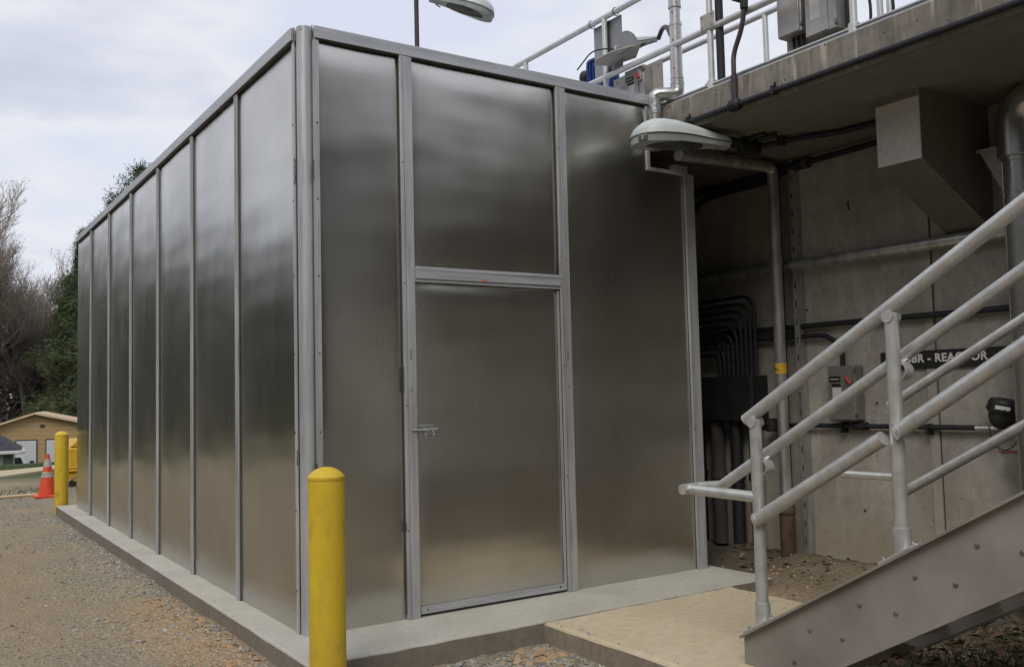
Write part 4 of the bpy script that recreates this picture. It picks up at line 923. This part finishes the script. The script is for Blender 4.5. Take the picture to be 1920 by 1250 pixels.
def stair_rail(px, posts, r_p, r_t, r_m, top0, base_plate=True, side=-1):
    # top rail runs above posts
    pst = [st(y) for y in posts]
    for k, y in enumerate(posts):
        b = MB(); zt = top0(y); b.tube([(px,y,st(y)-.0),(px,y,zt-.026)], r_p, 20, 'rail_aluminium')
        b.tube([(px-.036,y,zt-.045),(px+.036,y,zt-.045)], .0265, 18, 'rail_cap')
        b.tube([(px,y,st(y)),(px,y,st(y)+.12)], r_p+.0075, 20, 'rail_aluminium')
        b.tube([(px-.028,y-.004,zt-.13),(px-.0285,y-.004,zt-.13)], .005, 8, 'seam_gap')
        mt = Matrix.Translation((px,y,st(y)+.010)) @ Matrix.Rotation(-math.atan(SL),4,'X')
        b.box(-.045,.045,-.11,.11,-.008,.006,'rail_aluminium',mt,.002)
        for dy in (-.085,.085): b.lathe([(.009,0),(.009,.012),(.007,.014)], 6, 'zinc', (-.02,dy,.006), mt); b.tube([mt @ Vector((-.02,dy,-.03)), mt @ Vector((-.02,dy,.0))], .007, 8, 'bolt_steel')
        b.build('rail_post', stair)
zt_ = lambda y: 1.262+.588*(-2.024-y)
P1, P2, P3, P4 = -2.024, -2.826, -3.70, -4.6
stair_rail(SX+.03, [P1,P2,P3,P4], .0305, .028, .03, zt_)
xa = SX+.03
b = MB(); b.tube([(xa,P1+.055,zt_(P1+.055)),(xa,-6.6,zt_(-6.6))], .0315, 22, 'rail_aluminium'); pipe_cap(b, (xa,P1+.055,zt_(P1+.055)), (0,1,-.588), .0315); b.build('top_rail', stair)
xm = SX-.005
for (ya, yb, za, zb) in ((P1-.012, P2+.045, .728, 1.158), (P2-.03, P3+.04, 1.188, 1.68), (P3-.03,P4,1.73,2.25)):
    b = MB(); b.tube([(xm,ya,za),(xm,yb,zb)], .0335, 22, 'rail_aluminium'); d = Vector((0,ya-yb,za-zb))
    pipe_cap(b, (xm-.012,ya,za), (-.9,.55,-.2), .033); b.build('mid_rail', stair)
# grab rail on the inner side with its level return
xh = SX+.11; zh = lambda y: .868+.578*(-1.70-y)
b = MB(); pts = [(xa+.03,-1.955,.842),(xa+.0,-1.56,.846),(xh+.0,-1.50,.850),(xh,-1.70,.868),(xh,-6.4,zh(-6.4))]
b.tube([(xa-.005,-1.54,.845),(xa-.005,-2.02,.838)], .0285, 20, 'rail_aluminium'); b.tube([(xa-.045,-1.53,.845),(xh+.03,-1.53,.85)], .0285, 20)
b.tube([(xh,-1.53,.85),(xh,-1.70,.868),(xh,-6.4,zh(-6.4))], .0285, 20); pipe_cap(b, (xa-.045,-1.53,.845), (-1,0,0), .029); 
gr_ = b.build('grab_rail', stair)
for y in (P1-.02, P2-.02, P3):
    b = MB(); z = zh(y)-.11; pts = [(xa+.02,y,z-.03)]+[(xa+.04+.055*(1-math.cos(a)), y-.03*math.sin(a), z-.05+.09*math.sin(a/1.6)) for a in np.linspace(0,2.2,8)]
    mt = Matrix.Translation((xa+.045,y+.012,z+.03)) @ Matrix.Rotation(R(90),4,'Y')
    ringp = [(.036,-.03),(.040,-.03),(.040,.03),(.036,.03),(.036,-.03)]; nn = 22
    vs = [mt @ Vector((q*math.cos(2*math.pi*j/nn), q*math.sin(2*math.pi*j/nn), h)) for q, h in ringp for j in range(nn)]; b.add(vs, [(i*nn+j, i*nn+(j+1)%nn, (i+1)*nn+(j+1)%nn, (i+1)*nn+j) for i in range(4) for j in range(nn)], 'rail_cap', True); b.tube([(xa+.05,y+.012,z+.066),(xh,y+.0,zh(y)-.02)], .012, 8, 'rail_cap'); b.build('rail_bracket', gr_)
# far side railing
xf = FX-.03
for y in (-2.235, -3.1, -4.0):
    b = MB(); b.tube([(xf,y,st(y)),(xf,y,1.30+.555*(-2.235-y))], .026, 16, 'rail_aluminium'); b.tube([(xf,y,st(y)),(xf,y,st(y)+.11)], .034, 16); b.build('rail_post', stair)
b = MB(); b.tube([(xf,-2.19,1.279),(xf,-6.4,1.279+.555*4.21)], .0255, 18, 'rail_aluminium'); b.build('top_rail', stair)
b = MB(); b.tube([(xf,-2.21,.790),(xf,-6.4,.79+.556*4.19)], .027, 18, 'rail_aluminium'); b.build('mid_rail', stair)
b = MB(); b.tube([(xf-.06,-1.91,.893),(xf-.06,-2.28,.895)], .022, 16, 'rail_aluminium'); b.build('grab_rail', stair); b = MB(); b.tube(fillet([(xf-.03,-2.20,1.25),(xf-.01,-2.22,1.20),(xf,-2.235,1.15)], .03), .012, 8, 'rail_cap'); b.build('rail_bracket', stair)

# ------------------------------------------------------------------ far buildings
def frame(o, yaw):
    return Matrix.Translation(o) @ Matrix.Rotation(yaw, 4, 'Z')
zg = -4.6
# tan garage: gable front faces the camera
g0 = frame((4.0, 76.6, zg), R(-10))
gar = thing('garage', 'tan lap-sided garage with a low gable and white roll-up doors', 'garage', (4.3,76.6,zg))
wl, wr, pk, zp, ev, el = -5.0, 9.6, 2.84, 5.2, 3.55, 2.65
b = MB(); b.prism([(wl,0),(wr,0),(wr,ev),(pk,zp),(wl,el)], 'y', 0, 12, 'lap_siding', g0); b.build('wall', gar)
b = MB(); 
def rslab(xa_, za_, xb_, zb_): b.prism([(xa_,za_),(xb_,zb_),(xb_,zb_+.16),(xa_,za_+.16)], 'y', -.5, 12.4, 'tan_trim', g0)
rslab(wl-.5, el-.12, pk-.01, zp+.02); rslab(pk, zp+.02, wr+.5, ev-.08); b.build('roof', gar)
for (a0, a1) in ((1.55,2.93),(3.66,5.9),(6.7,8.9)):
    b = MB(); b.box(a0-.08,a1+.08,-.06,.0,0,3.27,'brick_dark',g0); b.box(a0,a1,-.1,-.062,0,3.18,'roll_door',g0); b.build('roll_up_door', gar)
b = MB(); b.box(3.2,3.5,-.08,.0,4.2,4.42,'brick_dark',g0); b.build('vent', gar)
# grey house corner with dark roof
h0 = frame((.28, 51.6, -4.2), R(-6))
hs = thing('house', 'small grey house with a dark hipped roof and white gutter, left edge', 'house', (.4,51.6,-4.2))
b = MB(); b.box(-4,2.80,0,6,0,3.05,'house_grey',h0); b.box(-3.9,1.9,-.02,0,1.7,2.35,'brick_dark',h0) ; b.build('wall', hs)
b = MB(); b.add([h0@Vector(v) for v in ((-5,-.6,3.1),(3.2,-.6,3.1),(3.2,6.6,3.1),(-5,6.6,3.1),(-2,3,4.9),(.6,3,4.9))], [(0,1,5,4),(1,2,5),(2,3,4,5),(3,0,4),(0,3,2,1)], 'shingle_dark'); b.build('roof', hs)
b = MB(); b.box(-5,3.25,-.74,-.6,2.98,3.16,'gutter_white',h0,.03); b.box(3.2,3.4,-.74,.2,3.02,3.2,'gutter_white',h0,.03); b.build('gutter', hs)
b = MB(); b.box(2.2,2.32,-.14,-.02,0,3.0,'gutter_white',h0); b.build('downspout', hs)
# white pickup in front of the garage, right of the house
t0 = frame((5.02, 73.4, -4.62), R(6)) @ Matrix.Scale(1.28, 4)
tr_ = thing('pickup_truck', 'white pickup truck parked between the grey house and the garage', 'pickup truck', (5.02,73.4,-4.62))
S_ = Matrix.Scale(1,4)
b = MB(); b.box(-2.9,.95,-.9,.9,.55,1.12,'car_white',t0,.08); b.prism([(-2.1,1.1),(.62,1.1),(.42,1.78),(.2,1.92),(-1.5,1.92),(-1.9,1.6)],'y',-.8,.8,'car_white',t0); b.build('body', tr_)
b = MB(); b.prism([(-.45,1.2),(.42,1.2),(.26,1.66),(-.4,1.66)],'y',-.82,-.805,'car_glass',t0); b.prism([(-1.5,1.2),(-.55,1.2),(-.5,1.66),(-1.35,1.66)],'y',-.82,-.805,'car_glass',t0); b.build('side_window', tr_)
b = MB(); b.box(.7,.92,-1.1,-.92,1.22,1.44,'black_plastic',t0,.03); b.build('mirror', tr_)
b = MB(); b.box(.93,.98,-.9,-.7,.6,.85,'tail_red',t0); b.build('tail_lamp', tr_)
for x in (-2.2,.2):
    b = MB(); b.lathe([(.05,-.1),(.36,-.1),(.38,0),(.36,.1),(.05,.1)], 20, 'tyre', (0,0,0), t0 @ Matrix.Translation((x,-.85,.38)) @ Matrix.Rotation(R(90),4,'X')); b.build('wheel', tr_)

# ------------------------------------------------------------------ trees
def bare_tree(seed, H_, spread=.5, levels=6):
    rnd = random.Random(seed); V = []; F = []; TV = []; TF = []; BV = []; BF = []
    def seg(p, q, r0, r1, vv, ff, n):
        d = (q-p).normalized(); u = d.orthogonal().normalized(); w2 = d.cross(u); o = len(vv)
        for (c_, r_) in ((p,r0),(q,r1)):
            for j in range(n):
                a = 2*math.pi*j/n; vv.append(c_+(u*math.cos(a)+w2*math.sin(a))*r_)
        for j in range(n): ff.append((o+j, o+(j+1)%n, o+n+(j+1)%n, o+n+j))
    def grow(p, d, L_, r_, lev):
        steps = 3 if lev < 3 else 2
        for k in range(steps):
            d = (d + Vector((rnd.uniform(-1,1), rnd.uniform(-1,1), rnd.uniform(-.4,.9)))*(.12+.035*lev)).normalized()
            q = p+d*L_/steps; r2 = r_*(.86 if lev < 3 else .8)
            if lev < 3: seg(p, q, r_, r2, V, F, 6)
            else: seg(p, q, max(r_,.011), max(r2,.008), TV, TF, 3)
            p, r_ = q, r2
            if lev < levels and (lev > 0 or k > 0):
                for _ in range(1 if lev < 2 else (2 if lev < 4 else 2)):
                    a = rnd.uniform(0, 6.28); side = Vector((math.cos(a), math.sin(a), rnd.uniform(.1,.8)))
                    nd_ = (d*.75+side*spread*1.25).normalized(); grow(p, nd_, L_*rnd.uniform(.52,.74), r_*rnd.uniform(.45,.62), lev+1)
        if lev >= levels-1 and rnd.random() < .35:
            for _ in range(2):
                c_ = p+Vector((rnd.uniform(-.2,.2),)*3); s_ = rnd.uniform(.04,.09); o = len(BV)
                BV.extend([c_, c_+Vector((s_,rnd.uniform(-s_,s_),s_*.5)), c_+Vector((rnd.uniform(-s_,s_),s_,s_))]); BF.append((o,o+1,o+2))
        if lev < levels: grow(p, (d+Vector((rnd.uniform(-.2,.2),rnd.uniform(-.2,.2),.15))).normalized(), L_*.7, r_*.85, lev+1)
    grow(Vector((0,0,-.5)), Vector((0,0,1)), H_*.34, H_*.013+.04, 0)
    return (V,F),(TV,TF),(BV,BF)
def mesh_of(name, vf, mat_):
    me = bpy.data.meshes.new(name); me.from_pydata([tuple(v) for v in vf[0]], [], vf[1]); me.materials.append(M[mat_]); return me
def tree_thing(name, label, cat, parts, loc, rot=0, sc=1, group=None):
    o = bpy.data.objects.new(name, None); C.collection.objects.link(o); o.location = loc; o.rotation_euler = (0,0,rot); o.scale = (sc,)*3
    tag(o, label, cat, group)
    for pn, me in parts:
        c_ = bpy.data.objects.new(pn, me); C.collection.objects.link(c_); c_.parent = o
    return o
protos = []
for s_ in (1, 5, 9):
    a, b_, c_ = bare_tree(s_, 22, levels=6)
    protos.append([('trunk', mesh_of('trunk', a, 'bark_grey')), ('crown', mesh_of('crown', b_, 'twig')), ('buds', mesh_of('buds', c_, 'bud_green'))])
bt = [(4.9,96,1.5,0,'tallest bare grey tree at the left picture edge'),(8.9,99,1.12,1,'bare tree with fine twigs behind the garage ridge'),(11.2,97,.9,2,'lower bare tree between the tall ones and the evergreen'),
      (7.2,108,1.2,2,'bare tree standing farther back behind the left-edge tree'),(12.6,103,.86,0,'thin bare tree just left of the dark evergreen'),(3.2,92,1.45,1,'bare tree cut by the left picture edge'),(10.0,112,1.1,0,'hazy bare tree farthest back in the wood'),(15.5,98,.7,1,'bare tree partly behind the dark evergreen')]
for i, (x, y, s_, k, lab) in enumerate(bt):
    tree_thing('bare_tree', lab, 'tree', protos[k], (x, y, gh(x,y,False)-.2), i*1.7, s_, 'bare trees behind the garage')
def needle_tree(seed, H_, r0, tufts, size, m, blades, sparse=0, shape=1.0, low=.1):
    rnd = random.Random(seed); tr = MB(); tr.tube([(0,0,-.5),(.1,0,H_*.5),(0,.05,H_*.98)], [H_*.014+.05,H_*.009,.02], 8, 'bark_grey')
    V = []; F = []
    for i in range(tufts):
        h = rnd.random()**.8; z = H_*(low+(1-low)*h); rmax = r0*(1-h)**shape*(.75+.35*math.sin(h*23+seed))+.25
        a = rnd.uniform(0,6.28); rmax *= 1+.28*math.sin(3*a+h*14)+.2*math.sin(5*a-h*31); q = rmax*math.sqrt(rnd.uniform(.12,1)); c_ = Vector((q*math.cos(a), q*math.sin(a), z+q*.12+rnd.uniform(-.25,.25)))
        if i % 9 == 0: tr.tube([(0,0,z-.3*q-.1), c_], [.035,.012], 4, 'bark_grey', False)
        for b_ in range(blades):
            d = Vector((rnd.gauss(0,1), rnd.gauss(0,1), rnd.gauss(.35,1))).normalized(); s_ = size*rnd.uniform(.5,1.1)
            sd_ = d.orthogonal().normalized()*size*.07; o = len(V); cc_ = c_+Vector((rnd.gauss(0,size*.5),rnd.gauss(0,size*.5),rnd.gauss(0,size*.4)))
            V += [cc_-sd_, cc_+sd_, cc_+d*s_]; F.append((o,o+1,o+2))
    return tr, mesh_of('crown', (V,F), m)
def place_needle(name, lab, seed, H_, r0, tufts, size, m, blades, x, y, shape=1.0, low=.1, z=None, group=None, extra=None):
    tr, cm = needle_tree(seed, H_, r0, tufts, size, m, blades, 0, shape, low)
    o = bpy.data.objects.new(name, None); C.collection.objects.link(o); o.location = (x, y, gh(x,y,False) if z is None else z); tag(o, lab, 'tree', group)
    t_ = tr.build('trunk'); t_.parent = o; c_ = bpy.data.objects.new('crown', cm); C.collection.objects.link(c_); c_.parent = o
    return o
place_needle('evergreen_tree', 'dark green evergreen beside the left end of the shed', 4, 22.5, 5.6, 3600, .5, 'cedar_leaf', 18, 12.9, 92, .8, .04)
place_needle('evergreen_tree', 'lower bushy evergreen left of the dark one behind the garage roof', 6, 15, 3.8, 1500, .45, 'cedar_leaf', 14, 11.0, 91, .6, .02)
place_needle('brown_tree', 'reddish brown leafed tree in front of the dark evergreen', 8, 16.5, 3.0, 420, .4, 'brown_leaf', 10, 11.6, 95, .5, .35)
place_needle('pine_tree', 'tall pine whose needle tips rise above the shed roof edge', 12, 16.6, 3.1, 420, .40, 'pine_needle', 26, 8.3, 45.2, .75, .25, z=-3.0)
place_needle('pine_tree', 'second pine with a lower tip left of the tall one above the roof edge', 14, 14.9, 2.6, 360, .40, 'pine_needle', 26, 7.1, 45.6, .75, .25, z=-3.0)
# wood reading as one mass: backdrop of brush far behind, and the tree line mirrored in the metal
def wood(name, label, pts, m, hgt, wid, blades, size, seed):
    rg = np.random.default_rng(seed); V = []; F = []
    P = []
    for (x, y) in pts:
        hh = hgt*rg.uniform(.7, 1.15); n = blades
        u = rg.random(n); a = rg.uniform(0, 6.28, n); r_ = wid*np.sqrt(rg.random(n))*(1-.65*u**1.6)*(.8+.3*np.sin(a*3+x))
        P.append(np.stack([x+r_*np.cos(a), y+r_*np.sin(a), gh(x,y,False)+hh*(.02+u*.98)], 1))
    P = np.concatenate(P); n = len(P); d = rg.normal(size=(n,3)); d /= np.linalg.norm(d,axis=1)[:,None]; e = np.cross(d, rg.normal(size=(n,3))); e /= np.linalg.norm(e,axis=1)[:,None]
    s_ = size*rg.uniform(.5,1.2,(n,1)); V = np.stack([P-d*s_-e*s_*.4, P-d*s_*.3+e*s_*.7, P+d*s_], 1).reshape(-1,3)
    me = bpy.data.meshes.new(name); me.from_pydata(V.tolist(), [], np.arange(3*n).reshape(-1,3).tolist()); me.materials.append(M[m])
    o = bpy.data.objects.new(name, me); C.collection.objects.link(o); return tag(o, label, 'woodland', None, 'stuff')
rg = random.Random(5)
wood('brush', 'brown leafless understorey filling the wood behind the garage', [(x*1.9-12+rg.uniform(-1,1), 100+rg.uniform(0,16)) for x in range(30)], 'brush_brown', 13.5, 4.2, 5200, .32, 1)
ring = []
for k in range(64):
    a = R(118+k*2.75+rg.uniform(-1,1)); d_ = rg.uniform(36, 48); ring.append((d_*math.sin(a), d_*math.cos(a)))
ring2 = []
for k in range(46):
    a = R(288+k*1.5+rg.uniform(-.7,.7)); d_ = rg.uniform(58, 78); ring2.append((d_*math.sin(a), d_*math.cos(a)))
wood('woodland', 'tree line across the yard mirrored in the shed metal', ring, 'wood_dark', 19, 4.8, 3200, .8, 2)
wood('woodland', 'far tree line left of the yard mirrored in the long wall', ring2, 'wood_mid', 17.5, 5.0, 2000, .8, 3)
